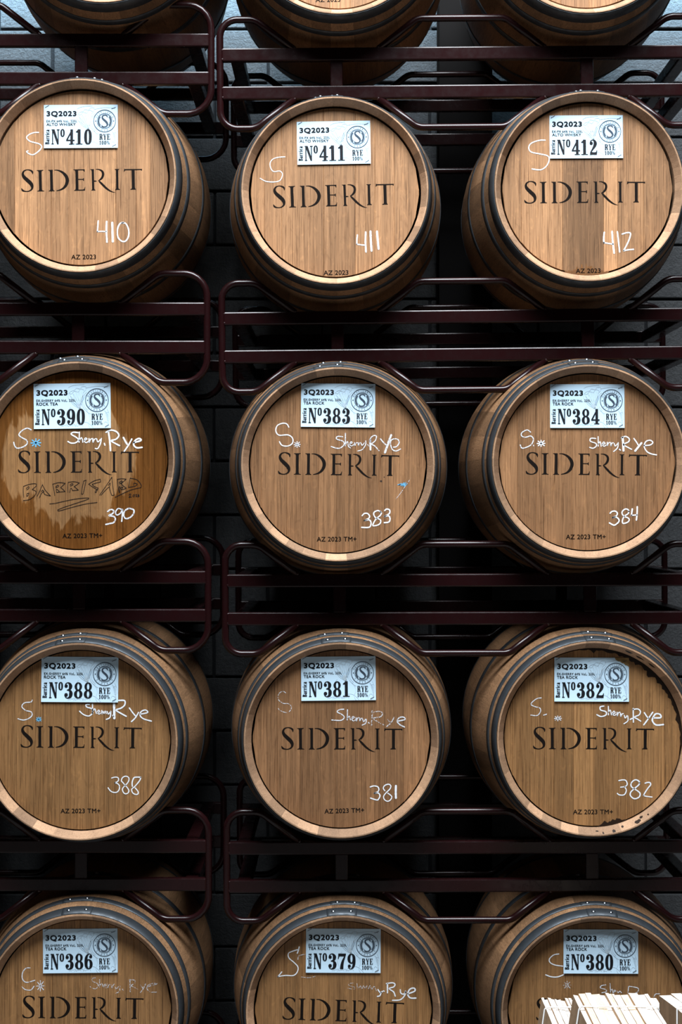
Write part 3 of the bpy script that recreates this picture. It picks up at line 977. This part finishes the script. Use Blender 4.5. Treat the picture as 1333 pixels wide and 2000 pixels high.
put('382', 'chalk_note', M_CHALK, 1030, 1350, 4.761, [(13, [(715, 138), (682, 146), (686, 175), (733, 190), (735, 220), (690, 235), (650, 218)]), (11, [(757, 140), (758, 180), (758, 220)]), (10, [(758, 198), (775, 175), (785, 220)]), (10, [(795, 210), (820, 202), (808, 185), (795, 208), (812, 225), (828, 215)]),
    (11, [(838, 195), (840, 230), (850, 202), (864, 195)]), (11, [(870, 205), (872, 235), (883, 213), (896, 208)]), (11, [(905, 225), (915, 250), (930, 227)]), (11, [(938, 230), (938, 275), (902, 302)]), (14, [(960, 262), (980, 252)]), (13, [(988, 160), (989, 225), (990, 288)]), (13, [(985, 170), (1030, 165), (1055, 187), (1043, 220), (1000, 240), (1030, 260), (1058, 278)]),
    (14, [(1092, 200), (1115, 235), (1130, 250)]), (15, [(1170, 195), (1125, 260), (1087, 312)]), (17, [(1180, 248), (1243, 245), (1238, 216), (1200, 210), (1175, 240), (1167, 275), (1200, 313), (1268, 310)])])
put('382', 'chalk_number', M_CHALK, 1195, 1510, 14.81, [(38, [(215, 215), (320, 195), (410, 208), (455, 290), (445, 350), (380, 390), (268, 405)]), (38, [(385, 395), (430, 490), (400, 590), (340, 633), (230, 628), (172, 587)]), (44, [(825, 285), (780, 220), (700, 192), (620, 230), (567, 310), (580, 390), (660, 450), (780, 530), (832, 600), (800, 690), (700, 738), (620, 720), (547, 640), (560, 550), (660, 450), (780, 350), (822, 280)]),
    (42, [(975, 290), (1050, 268), (1120, 278), (1132, 340), (1060, 430), (980, 550), (930, 640)]), (38, [(925, 645), (1000, 668), (1175, 690)])])
put('386', 'chalk_initial', M_CHALK2, 30, 1875, 4.597, [(11, [(132, 70), (95, 74), (65, 115), (65, 170), (100, 200), (175, 182)]), (10, [(60, 240), (90, 265), (140, 268), (168, 235)])])
put('386', 'chalk_star', M_CHALK2, 30, 1875, 4.597, star(225, 232, 33, 46, 9))
put('386', 'chalk_note', M_CHALK3, 30, 1875, 4.597, [(9, [(720, 160), (695, 165), (695, 190), (735, 210), (745, 235), (715, 258), (670, 238)]), (9, [(757, 175), (758, 210), (760, 245)]), (9, [(760, 228), (778, 210), (788, 245)]), (9, [(795, 238), (817, 227), (805, 215), (795, 240), (815, 250)]), (9, [(828, 215), (830, 248), (840, 225), (852, 218)]),
    (9, [(860, 215), (870, 250), (880, 222), (892, 215)]), (9, [(898, 235), (905, 260), (925, 240)]), (9, [(940, 235), (935, 280), (902, 298)]), (11, [(963, 262), (970, 270)]), (11, [(1030, 175), (1031, 230), (1032, 285)]), (10, [(1020, 178), (1068, 180), (1074, 205), (1040, 230), (1070, 245), (1100, 265)]), (10, [(1125, 225), (1135, 238), (1145, 250)]), (10, [(1170, 215), (1150, 255), (1125, 290)]),
    (10, [(1185, 240), (1272, 214), (1240, 210), (1195, 225), (1182, 255), (1210, 285), (1270, 288)])])
put('379', 'chalk_initial', M_CHALK, 530, 1835, 4.597, [(12, [(252, 65), (246, 92), (235, 122)]), (11, [(240, 90), (190, 105), (155, 125), (160, 165), (205, 205), (240, 245), (235, 290), (200, 322), (130, 322), (60, 332)]), (11, [(60, 332), (80, 310), (95, 290)])])
put('379', 'chalk_smudge', M_CHALK3, 530, 1835, 4.597, [(9, [(305, 132), (250, 145), (240, 180)]), (6, [(270, 335), (340, 342), (395, 330)]), (7, [(735, 390), (697, 397), (705, 415), (750, 428), (740, 445), (690, 435)]), (7, [(770, 395), (780, 440), (800, 415), (815, 440), (830, 415), (845, 440), (860, 415), (875, 440), (890, 412), (905, 445), (925, 420), (945, 460)])])
put('379', 'chalk_note', M_CHALK, 530, 1835, 4.597, [(13, [(960, 450), (980, 475), (1000, 465)]), (13, [(988, 475), (977, 503), (955, 510)]), (13, [(1010, 460), (1016, 464)]), (14, [(1045, 398), (1045, 440), (1045, 478)]), (13, [(1035, 395), (1090, 388), (1113, 402), (1100, 425), (1060, 440), (1100, 470), (1115, 508)]), (13, [(1160, 450), (1165, 480), (1190, 490), (1210, 467)]),
    (13, [(1207, 462), (1200, 500), (1160, 540), (1090, 545)]), (15, [(1228, 487), (1290, 462), (1284, 436), (1246, 446), (1227, 490), (1250, 523), (1300, 525)])])
put('380', 'chalk_initial', M_CHALK, 1050, 1855, 4.71, [(11, [(198, 38), (150, 48), (112, 85), (120, 118), (165, 140), (235, 150)]), (12, [(78, 230), (130, 248), (190, 248), (250, 225)])])
put('380', 'chalk_star', M_CHALK3, 1050, 1855, 4.71, star(275, 325, 33, 36, 8))
put('380', 'chalk_note', M_CHALK2, 1050, 1855, 4.71, [(9, [(632, 322), (592, 330), (582, 350), (630, 365), (635, 385), (595, 395)]), (8, [(670, 310), (672, 350), (675, 390)]), (8, [(675, 377), (690, 362), (698, 395)]), (8, [(705, 387), (722, 380), (712, 370), (705, 392)]), (8, [(735, 380), (745, 395), (760, 380), (775, 395)]),
    (9, [(835, 400), (838, 365), (842, 335)]), (9, [(842, 335), (890, 342), (930, 356), (922, 390), (880, 405)]), (9, [(1075, 430), (1090, 407), (1130, 405)])])

# ------------------------------------------------------------------ the barrels
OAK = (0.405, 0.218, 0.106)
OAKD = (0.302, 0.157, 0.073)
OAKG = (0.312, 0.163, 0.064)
# number: rim centre px, rim radius px, hoops, oak colour, label corners centre/width/tilt, brand centre/tilt, stamp centre/tilt, board joints (px from head centre), board tones
BARRELS = {
    '410': dict(c=(155, 342.6), r=189.5, hoop='wide', oak=OAK, kind='px', lab=(158.2, 247.2, 144.3, 0.3), brand=(159.5, 351.3, 1.2), az=('AZ 2023', 163.4, 502, 0.6),
                joints=[-130, -58, -24, 68, 108, 134], tones=[.80, 1.02, .93, .98, .90, 1.12, .86]),
    '411': dict(c=(654.5, 371.6), r=183.5, hoop='wide', oak=OAK, kind='px', lab=(652.3, 279, 143.3, 1.0), brand=(651.6, 381.7, 1.85), az=('AZ 2023', 656.7, 532.6, 1.0),
                joints=[-138, -104, -22, 40, 78, 116], tones=[1.0, .95, .90, .86, .98, 1.0, .95]),
    '412': dict(c=(1151.6, 364), r=185.5, hoop='wide', oak=OAK, kind='px', lab=(1145.6, 267.5, 143.2, 0.3), brand=(1142.6, 375.2, 0.6), az=('AZ 2023', 1149.6, 529, 0.8),
                joints=[-129, -49, 32, 59, 110], tones=[.88, 1.05, .76, 1.17, .90, .84]),
    '390': dict(c=(150, 898), r=192, hoop='close', oak=OAKG, kind='rock', lab=(141.3, 793, 150.2, 0.7), brand=(153.3, 902, 0.4), az=('AZ 2023 TM+', 161, 1046.4, 0.8),
                joints=[-120, -75, -46, 38, 74, 125], tones=[1.0, 1.0, .96, .90, 1.02, .94, .9], wet=True),
    '383': dict(c=(660.5, 907), r=190, hoop='close', oak=OAKD, kind='tea', lab=(660.8, 791.8, 144.8, -0.6), brand=(661.7, 907, -0.67), az=('AZ 2023 TM+', 658, 1053, 0.4),
                joints=[-150, -100, -38, -3, 34, 81, 130], tones=[.93, .97, 1.02, 1.0, .93, .98, 1.05, 1.0]),
    '384': dict(c=(1151.5, 902), r=190, hoop='close', oak=OAKD, kind='tea', lab=(1147.7, 793.2, 145.2, 0.0), brand=(1145.9, 906.5, -0.4), az=('AZ 2023 TM+', 1145, 1048.5, 0.4),
                joints=[-137, -100, -30, 22, 60, 110], tones=[1.05, .95, .99, 1.03, 1.0, .94, .97]),
    '388': dict(c=(154.5, 1449), r=193, hoop='close', oak=OAKG, kind='rock', lab=(156.2, 1327, 150.3, -0.4), brand=(158.5, 1439.6, -0.4), az=('AZ 2023 TM+', 157.3, 1583.8, 0.4),
                joints=[-135, -75, -20, 45, 95, 140], tones=[.95, .90, .92, .97, .95, 1.0, .93]),
    '381': dict(c=(667, 1446.5), r=191.5, hoop='close', oak=OAKD, kind='tea', lab=(661.5, 1325, 145.7, 0.6), brand=(668, 1442.6, 0.15), az=('AZ 2023 TM+', 673, 1583.4, 1.9),
                joints=[-125, -80, -12, 40, 75, 122], tones=[1.02, .97, .94, .95, 1.0, .93, 1.08]),
    '382': dict(c=(1162, 1443.5), r=191, hoop='close', oak=OAKG, kind='tea', lab=(1156.2, 1327.2, 145.6, -0.2), brand=(1160, 1442.3, 0.0), az=('AZ 2023 TM+', 1159, 1585.7, 0.2),
                joints=[-156, -76, -37, 2, 64, 97, 140], tones=[1.0, .98, .90, 1.12, 1.0, .95, 1.07, 1.0]),
    '386': dict(c=(158, 1977), r=191, hoop='mid', oak=OAKG, kind='tea', lab=(157.1, 1856.7, 145.8, 0.6), brand=(162, 1968, -0.4), az=('AZ 2023 TM+', 160, 2114, 0),
                joints=[-120, -60, -5, 50, 100], tones=[1.02, 1.06, 1.0, .98, 1.04, 1.0]),
    '379': dict(c=(671, 1979.8), r=191, hoop='close', oak=OAKG, kind='tea', lab=(671, 1856.5, 145.9, -0.3), brand=(670.7, 1973.7, -1.9), az=('AZ 2023 TM+', 671, 2119, 0),
                joints=[-115, -80, -30, 75, 120], tones=[1.0, .95, 1.03, 1.0, 1.12, 1.0]),
    '380': dict(c=(1170, 1981), r=191, hoop='close', oak=OAKG, kind='tea', lab=(1174.2, 1858, 145.8, -0.2), brand=(1166, 1972, 0), az=('AZ 2023 TM+', 1166, 2118, 0),
                joints=[-97, -45, -12, 97, 140], tones=[1.0, .97, .92, .94, 1.0, .96]),
    'ul': dict(c=(200, -184), r=189, hoop='wide', oak=OAK, brand=(200, -175, 0), az=('AZ 2023', 200, -26, 0)),
    'uc': dict(c=(660, -160.5), r=188, hoop='wide', oak=OAK, brand=(652, -150, .8), az=('AZ 2023', 641, -0.5, .8)),
    'ur': dict(c=(1149, -162), r=188, hoop='wide', oak=OAK, brand=(1149, -150, 0), az=('AZ 2023', 1149, -9, 0)),
}
for i, (k, cy) in enumerate((('x0', -184), ('x1', 345), ('x2', 900), ('x3', 1448), ('x4', 1977))):
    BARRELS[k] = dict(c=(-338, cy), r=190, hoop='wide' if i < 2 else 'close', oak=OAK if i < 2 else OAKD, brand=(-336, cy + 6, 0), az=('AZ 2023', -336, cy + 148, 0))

DESC = {
    '410': 'pale oak barrel with label Nº410 and large chalk 410, leftmost of its row',
    '411': 'pale oak barrel with paper label Nº411 and thick white chalk 411',
    '412': 'pale oak barrel with label Nº412, a dark head board beside a light one',
    '390': 'oak barrel with label Nº390, wet-stained head and black hand-drawn signature',
    '383': 'oak barrel with paper label Nº383, chalk Sherry.Rye and a small blue chalk scribble',
    '384': 'oak barrel with paper label Nº384, chalk Sherry.Rye and chalk number 384',
    '388': 'oak barrel with paper label Nº388, chalk number 388 and tiny blue chalk star',
    '381': 'oak barrel with paper label Nº381 and chalk number 381, faint chalk S',
    '382': 'oak barrel with label Nº382 browned at one corner, dark leak stains on the rim',
    '386': 'oak barrel with label Nº386 and faint chalk Sherry.Rye, head cut by bottom edge',
    '379': 'oak barrel with paper label Nº379 and partly rubbed-out chalk Sherry.Rye',
    '380': 'oak barrel with paper label Nº380, half hidden behind the tied board bundles',
    'ul': 'oak barrel at the top left corner, only its dark underside showing',
    'uc': 'middle oak barrel of the top row, only its lower hoops and stamped rim showing',
    'ur': 'rightmost oak barrel of the top row, only its lower part showing',
    'x0': 'oak barrel at the far left end of the top row',
    'x1': 'oak barrel in the upper row, left of the pale barrel labelled Nº410',
    'x2': 'oak barrel left of the signed barrel labelled Nº390',
    'x3': 'oak barrel in the third row down, left of barrel Nº388',
    'x4': 'oak barrel in the lowest row, left of barrel Nº386',
}


def px_world(px, py, d=0.0):
    k = (D + d) / D / S
    return (px - CX) * k, H + (CY - py) * k


def tint(c, f):
    return (min(1, c[0] * f), min(1, c[1] * f), min(1, c[2] * f), 1)


def make_barrel(num, b):
    rnd = random.Random('barrel' + num)
    s = (b['r'] / S) / R0
    xc, zc = px_world(*b['c'])
    root = empty('oak_barrel', (xc, 0, zc - ZC * s), DESC[num], 'barrel', 'oak barrels stacked on the racks')
    root.scale = (s, s, s)
    # staves
    ws = [11.0] * 8 + [13.0] * 12 + [14.5] * 8
    rnd.shuffle(ws)
    a = rnd.uniform(0, 360)
    for w in ws:
        o = link_mesh('stave', STAVES[w], root, (0, 0, ZC), (0, math.radians(a + w / 2), 0))
        o.color = tint((0.245, 0.136, 0.069), rnd.uniform(.68, 1.25))
        a += w
    # hoops with their lapped, riveted ends at the top
    hk = b['hoop']
    turn = rnd.uniform(-5, 5) if num != '382' else 5
    for i in range(6):
        tw = math.radians(turn + rnd.uniform(-3, 3))
        h = link_mesh('hoop', HOOP[hk, i], root, (0, 0, ZC), (0, tw, 0))
        if i < 3:
            link_mesh('hoop_lap', LAP[hk, i], h)
            d0, d1 = HOOPSETS[hk][i]
            dm = (d0 + d1) / 2
            for k in (-1, 1):
                an = k * .026 / RR(dm)
                r = RR(dm) + .0024
                q = link_mesh('rivet', RIVET, h, (r * math.sin(an), dm, r * math.cos(an)), (0, an, 0))
    # head
    joints = b.get('joints')
    if not joints:
        joints, x = [], -174 + rnd.uniform(35, 60)
        while x < 140:
            joints.append(x)
            x += rnd.uniform(38, 68)
    tones = b.get('tones') or [rnd.uniform(.88, 1.08) for _ in range(len(joints) + 1)]
    kx = 1.0074 / S / s
    hx = ((b['c'][0] - CX) / 1.0074 + CX)
    edges = [-1] + [j * kx for j in joints] + [1]
    for i in range(len(edges) - 1):
        if edges[i] > RI * .97 or edges[i + 1] < -RI * .97:
            continue
        o = link_mesh('head_board', board_mesh(edges[i], edges[i + 1], M_HEAD_WET if b.get('wet') else M_HEAD, RI - (.0060 if b['hoop'] == 'wide' else .0038)), root)
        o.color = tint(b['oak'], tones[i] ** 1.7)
    o = link_mesh('back_head', BACK, root)
    o.color = tint(OAKD, 1)

    def local(px, py):
        x, z = px_world(px, py, HEAD_Y * s)
        return (x - xc) / s, (z - zc) / s + ZC

    def on_head(name, me, px, py, tilt, y, k=1.0):
        x, z = local(px, py)
        o = link_mesh(name, me, root, (x, y, z), (0, -math.radians(tilt), 0))
        o.scale = (k / s, 1, k / s)
        return o
    on_head('burnt_lettering', BRAND, *b['brand'], HEAD_Y - .0003)
    w, ax, ay, at = b['az']
    on_head('stamped_text', STAMP[w], ax, ay, at, HEAD_Y - .0003)
    if 'lab' in b:
        lx, ly, lw, lt = b['lab']
        p = on_head('paper_label', LABEL['paper'], lx, ly, lt, HEAD_Y - .0012, (lw * 1.0074 / S) / LW)
        p['label'] = 'white paper label stapled to the barrel head'
        for key, nm in (('date', 'printed_date'), (b['kind'], 'printed_details'), ('side', 'printed_side_word'), ('words', 'printed_grain_share'), ('emblem', 'printed_emblem'), ('art', 'printed_artwork'), ('staple0', 'staple'), ('staple1', 'staple'), ('staple2', 'staple')):
            link_mesh(nm, LABEL[key], p)
        link_mesh('printed_number', number_mesh(num), p)
        if num == '382':
            g = Flat()
            g.poly([lab(x, y) for x, y in ((1045, 62), (1060, 95), (1100, 120), (1135, 125), (1165, 150), (1195, 155), (1225, 185), (1250, 188), (1283, 215), (1283, 62))])
            link_mesh('brown_corner', g.build('brown_corner', M_TEA, -.00075, lift), p)
    for name, mat, x0, y0, sc_, strokes in CHALKS.get(num, []):
        g = Flat()
        kk = kx / sc_
        for w, pts in strokes:
            q = [(*local(x0 + x / sc_, y0 + y / sc_), w * .86 * kk) for x, y in pts]
            g.stroke(q, step=6, wob=.10, rnd=rnd)
        link_mesh(name, g.build(name, mat, HEAD_Y - .0007), root)
    return root, local, s


ROOTS = {}
for num, b in BARRELS.items():
    ROOTS[num] = make_barrel(num, b)


# stains and knots that have a shape of their own
def blot(rnd, cx, cy, rx, ry, n=14, rag=.35):
    return [(cx + rx * math.cos(2 * math.pi * k / n) * rnd.uniform(1 - rag, 1), cy + ry * math.sin(2 * math.pi * k / n) * rnd.uniform(1 - rag, 1)) for k in range(n)]


def stains():
    rnd = random.Random(5)
    root, local, s = ROOTS['382']
    # ragged dark seep under the chime, upper right of the head
    hc = (1158, 1440.5)
    R = 174.5
    pts_o, pts_i = [], []
    for k in range(60):
        a = math.radians(98 - k * 1.75)
        t = k / 59
        depth = (2.5 + 7 * math.sin(math.pi * min(1, t * 1.0)) ** .7) * rnd.uniform(.5, 1.0) + (5 if rnd.random() < .12 else 0)
        pts_o.append(local(hc[0] + R * math.cos(a), hc[1] - R * math.sin(a)))
        pts_i.append(local(hc[0] + (R - depth) * math.cos(a), hc[1] - (R - depth) * math.sin(a)))
    g = Flat()
    g.strip(pts_o, pts_i)
    link_mesh('leak_stain', g.build('leak_stain', M_TAR, HEAD_Y - .0005), root)
    g = Flat()
    pts_o, pts_i = [], []
    for k in range(22):
        a = math.radians(292 - k * 0.9 + 0)
        t = k / 21
        depth = (2 + 11 * math.sin(math.pi * t)) * rnd.uniform(.35, 1.0)
        pts_o.append(local(hc[0] + R * math.cos(a), hc[1] - R * math.sin(a)))
        pts_i.append(local(hc[0] + (R - depth) * math.cos(a), hc[1] - (R - depth) * math.sin(a)))
    g.strip(pts_o, pts_i)
    link_mesh('leak_stain', g.build('leak_stain', M_TAR, HEAD_Y - .0005), root)
    # drips on the bevel of the rim: small raised spots that follow the chime bevel
    for ang, rr, wa, wr in ((-84.5, .281, .6, .0065), (-78, .279, 1.3, .005), (-72.0, .2745, .9, .003), (-62, .277, 2.6, .0045), (-59, .2725, 1.6, .003), (-54.5, .276, .8, .003), (-88, .2745, 1.4, .002), (52, .2755, 3.0, .003), (60, .274, 4.0, .0025), (68, .276, 3.0, .003)):
        vs = []
        n = 12
        for k in range(n):
            t = 2 * math.pi * k / n
            f = rnd.uniform(.55, 1)
            r = min(max(rr + wr * math.sin(t) * f, RI + .0006), R0 - .0068)
            a = math.radians(ang + wa * math.cos(t) * f)
            y = .030 - (r - RI) / (R0 - .0062 - RI) * .0288
            vs.append((r * math.cos(a), y - .0006, ZC + r * math.sin(a)))
        link_mesh('leak_drip', mesh('leak_drip', vs, [tuple(range(n))], M_TAR), root)
    root, local, s = ROOTS['412']
    lo, hi = [], []
    for k in range(46):
        x = 1104 + k * 1.9
        bot = 369 + math.sqrt(max(0, 168.5 ** 2 - (x - 1148) ** 2))
        t = k / 45
        lo.append(local(x, bot))
        hi.append(local(x, bot - (3 + 22 * math.sin(math.pi * t) ** 1.5) * rnd.uniform(.35, 1.0)))
    g = Flat()
    g.strip(lo, hi)
    link_mesh('soak_stain', g.build('soak_stain', M_SOAK, HEAD_Y - .0002), root)
    root, local, s = ROOTS['383']
    for x, y, rx, ry in ((744.8, 939.6, 3.0, 2.1), (751, 931.6, 1.2, 1.2)):
        g = Flat()
        g.poly([local(*p) for p in blot(rnd, x, y, rx, ry)])
        link_mesh('wood_knot', g.build('wood_knot', M_KNOT, HEAD_Y - .0004), root)


stains()


# ------------------------------------------------------------------ steel racks
FY = 0.138            # front face of the front frame behind the barrel fronts
BY = 0.80             # front face of the rear frame
T, TD = 0.040, 0.024  # rail height and depth
KR = (D + FY) / D / S


def make_rack(desc, cols, ends, z_bottom, tilt=0.0, rear_only=False):
    """welded barrel rack: two square rails per frame, posts under the barrels, bent round-bar cradles"""
    zt = 0.156        # rail tops are 156 mm above the underside
    x0, x1 = ends
    xm = (x0 + x1) / 2
    root = empty('barrel_rack', (xm, FY, z_bottom), desc, 'rack', 'maroon steel racks between the barrel rows')
    root.rotation_euler = (0, -tilt, 0)
    c = [x - xm for x in cols]
    e0, e1 = x0 - xm, x1 - xm
    r = 0.0108
    for fy in (0.0, BY - FY):
        front = fy == 0.0
        for z0, nm in ((zt - T, 'upper_rail'), (0.0, 'lower_rail')):
            link_mesh(nm, box_mesh(nm, e0 + .006, e1 - .006, fy, fy + TD, z0, z0 + T, M_RACK, .004), root)
        for x in c:
            link_mesh('post', box_mesh('post', x - .019, x + .019, fy + .001, fy + TD - .001, T - .002, zt - T + .002, M_RACK, .003), root)
        ty = fy + .011
        V = lambda x, z: Vector((x, ty, z))
        up, dn = zt + .089, -.087
        for side, ce, cc in ((-1, e0, c[0]), (1, e1, c[-1])):
            pts = [V(cc + side * .128, zt - .004), V(cc + side * .247, up), V(ce, up), V(ce, dn), V(cc + side * .247, dn), V(cc + side * .128, .004)]
            link_mesh('end_loop', tube_mesh('end_loop', fillet(pts, [.06, .078, .078, .06]), r, M_RACK, 12), root)
        for i in range(len(c) - 1):
            a, b_ = c[i], c[i + 1]
            for zz, zs in ((up, zt - .004), (dn, .004)):
                pts = [V(a + .128, zs), V(a + .247, zz), V(b_ - .247, zz), V(b_ - .128, zs)]
                link_mesh('cradle_bar', tube_mesh('cradle_bar', fillet(pts, [.05, .05]), r, M_RACK, 12), root)
        if front:
            # weld beads
            spots = []
            for x in c:
                for sd in (-1, 1):
                    spots += [(x + sd * .128, zt - .001), (x + sd * .128, .001)]
            for ex in (e0 + .011, e1 - .011):
                spots += [(ex, zt - .006), (ex, zt - T + .006), (ex, T - .006), (ex, .006)]
            for x, z in spots:
                link_mesh('weld_bead', WELD, root, (x, fy + .004, z), (0, (x * 37) % 3, 0))
    # beams joining the two frames
    for x in (e0 + .052, e1 - .052):
        for z0 in (zt - T, 0.0):
            link_mesh('side_beam', box_mesh('side_beam', x - T / 2, x + T / 2, TD - .002, BY - FY + .002, z0 + .001, z0 + T - .001, M_RACK, .004), root)
    return root


def weld_mesh():
    bm = bmesh.new()
    bmesh.ops.create_icosphere(bm, subdivisions=2, radius=1.0)
    rnd = random.Random(3)
    for v in bm.verts:
        k = rnd.uniform(.75, 1.15)
        v.co = Vector((v.co.x * .0062 * k, v.co.y * .0045 * k, v.co.z * .0042 * k))
    me = bpy.data.meshes.new('weld_bead')
    bm.to_mesh(me)
    bm.free()
    me.materials.append(M_WELD)
    me.polygons.foreach_set('use_smooth', [True] * len(me.polygons))
    return me


WELD = weld_mesh()
rx = lambda px: (px - CX) * KR
zrow = lambda py: H + (CY - py) * KR
LEFT = [('topmost left maroon steel rack, above barrel Nº410', 165, 412, 158, 0.0),
        ('maroon steel rack directly above the signed, stained barrel Nº390', 690.5, 404, 152, 0.0),
        ('maroon steel rack directly below the signed, stained barrel Nº390', 1215, 406, 154, 0.0),
        ('lowest visible left maroon steel rack, directly above barrel Nº386', 1741, 407, 158, 0.0),
        ('left maroon steel rack standing on the floor under the lowest barrels', 2262, 407, 158, 0.0)]
RIGHT = [('topmost maroon steel rack spanning the middle and right columns, above Nº411', 190.5, 430, 658, 0.008),
         ('second maroon steel rack down spanning middle and right columns, above Nº383', 705, 434, 660, 0.010),
         ('third maroon steel rack down spanning middle and right columns, above Nº381', 1220.5, 440, 664, 0.003),
         ('lowest visible maroon steel rack across middle and right columns, above Nº379', 1743, 443, 668, 0.004),
         ('right maroon steel rack standing on the floor below the board bundles', 2262, 443, 669, 0.0)]
for desc, zb, xe, xc, tl in LEFT:
    make_rack(desc, [rx(xc - 492), rx(xc)], [rx(xc - 492 - 228 - (xe - xc - 252 + 0)) if False else rx(xc - 492 - 238), rx(xe)], zrow(zb), tl)
for desc, zb, xe, xc, tl in RIGHT:
    make_rack(desc, [rx(xc), rx(xc + 490)], [rx(xe), rx(xc + 490 + 228)], zrow(zb), tl)


# ------------------------------------------------------------------ the room: floor and block wall
def structure(o):
    o['kind'] = 'structure'
    return o


structure(link_mesh('floor', box_mesh('floor', -5, 5, -7, 2, -.1, 0, M_FLOOR)))
WY = 1.26
wall = structure(link_mesh('wall_back', box_mesh('wall_back', -3.4, 3.4, WY + .012, WY + .2, 0, 6.2, M_MORTAR)))
BW, BH, JT = 0.40, 0.20, 0.010
bw, bh = BW - JT, BH - JT
BLK = [box_mesh('block', -bw / 2, bw / 2, 0, .05, -bh / 2, bh / 2, M_BLOCK, .004)]
rnd = random.Random(11)
joint_z = H + (CY - 57) / S * (D + WY) / D
z = joint_z - BH * math.floor(joint_z / BH) - BH / 2
row = 0
while z < 6.1:
    x = -1.87 + (BW / 2 if row % 2 else 0)
    while x < 1.9:
        if z - bh / 2 > 0:
            link_mesh('block', BLK[0], wall, (x + rnd.uniform(-.002, .002), WY + rnd.uniform(-.004, .003), z), (0, 0, 0))
        x += BW
    z += BH
    row += 1


# dark steel column standing against the wall behind the middle gap
pil = empty('steel_column', (0.445, 1.10, 0), 'dark steel column against the block wall, behind the gap between middle and right barrels', 'column')
pil['kind'] = 'structure'
link_mesh('flange', box_mesh('flange', -.095, .095, -.075, -.062, 0, 6.0, M_COLUMN, .002), pil)
link_mesh('flange', box_mesh('flange', -.095, .095, .062, .075, 0, 6.0, M_COLUMN, .002), pil)
link_mesh('web', box_mesh('web', -.005, .005, -.063, .063, 0, 6.0, M_COLUMN), pil)


# ------------------------------------------------------------------ tied bundles of boards in front
def make_bundle(desc, x_left, y_back, thick, z_top, depth, lean, yaw, strings, seed):
    rnd = random.Random(seed)
    root = empty('board_bundle', (x_left, y_back, 0), desc, 'wood bundle', 'tied bundles of sawn boards')
    root.rotation_euler = (0, 0, yaw)
    x = 0.0
    sh = math.tan(lean)
    for t in thick:
        zt = z_top + rnd.uniform(-.004, .004)
        dy = rnd.uniform(-.003, .004)
        n = 6
        vs = []
        for side in (0.0006, t - .0006):
            for j in range(n + 1):
                y = -depth * j / n + (dy if j in (0, n) else 0)
                wob = rnd.uniform(-.0012, .0012)
                vs.append((x + side, y, zt + wob))
            for j in range(n + 1):
                y = -depth * j / n + (dy if j in (0, n) else 0)
                vs.append((x + side - sh * z_top, y, 0.0))
        m = 2 * (n + 1)
        fs = []
        for j in range(n):
            fs.append((j, j + 1, m + j + 1, m + j))
            fs.append((j, n + 1 + j, n + 2 + j, j + 1))
            fs.append((m + j, m + j + 1, m + n + 2 + j, m + n + 1 + j))
        fs.append((0, m, m + n + 1, n + 1))
        fs.append((n, 2 * n + 1, m + 2 * n + 1, m + n))
        o = link_mesh('board', mesh('board', vs, fs, [M_BOARD, M_FACE], fm=[0 if k < 3 * n and k % 3 == 0 else 1 for k in range(len(fs))]), root)
        f = rnd.uniform(.92, 1.06)
        warm = rnd.random() < .14
        o.color = (min(1, .92 * f), min(1, (.72 if warm else .84) * f), min(1, (.52 if warm else .76) * f), 1)
        x += t
    for ys in strings:
        e = .0022
        k = .85
        pts = [(-sh * z_top * k - e, ys, z_top * (1 - k)), (-e, ys, z_top + e * .3), (e, ys, z_top + .004 + e), (x - e, ys, z_top + .004 + e), (x + e, ys, z_top + e * .3), (x - sh * z_top * k + e, ys, z_top * (1 - k))]
        link_mesh('tie_strap', tube_mesh('tie_strap', pts, .0022, M_STRING, 8, closed=True), root)
    return root


ZT = H - 1.16
rb = random.Random(21)
th2 = [.012, .016, .014, .021, .012, .009, .007, .006, .015, .018, .022, .017, .009]
k2 = .181 / sum(th2)
make_bundle('middle bundle of pale sawn boards tied with white strap, in front of barrel 380', .5586, -D + D - .936, [t * k2 for t in th2], ZT, .42, math.radians(9), math.radians(0), [-.122], 1)
th1 = [rb.uniform(.006, .011) for _ in range(36)]
k1 = .308 / sum(th1)
make_bundle('bundle of thin ragged pale boards, leftmost and partly behind the middle bundle', .5347, -.492, [t * k1 for t in th1], H - 1.30, .27, math.radians(8.0), 0, [-.094], 2)
make_bundle('rightmost bundle of boards, its wide brown side face showing, cut by the frame edge', .7650, -.940, [.03, .026, .03, .028, .03, .03], ZT, .115 * 3, 0, math.radians(10.6), [-.120], 3)
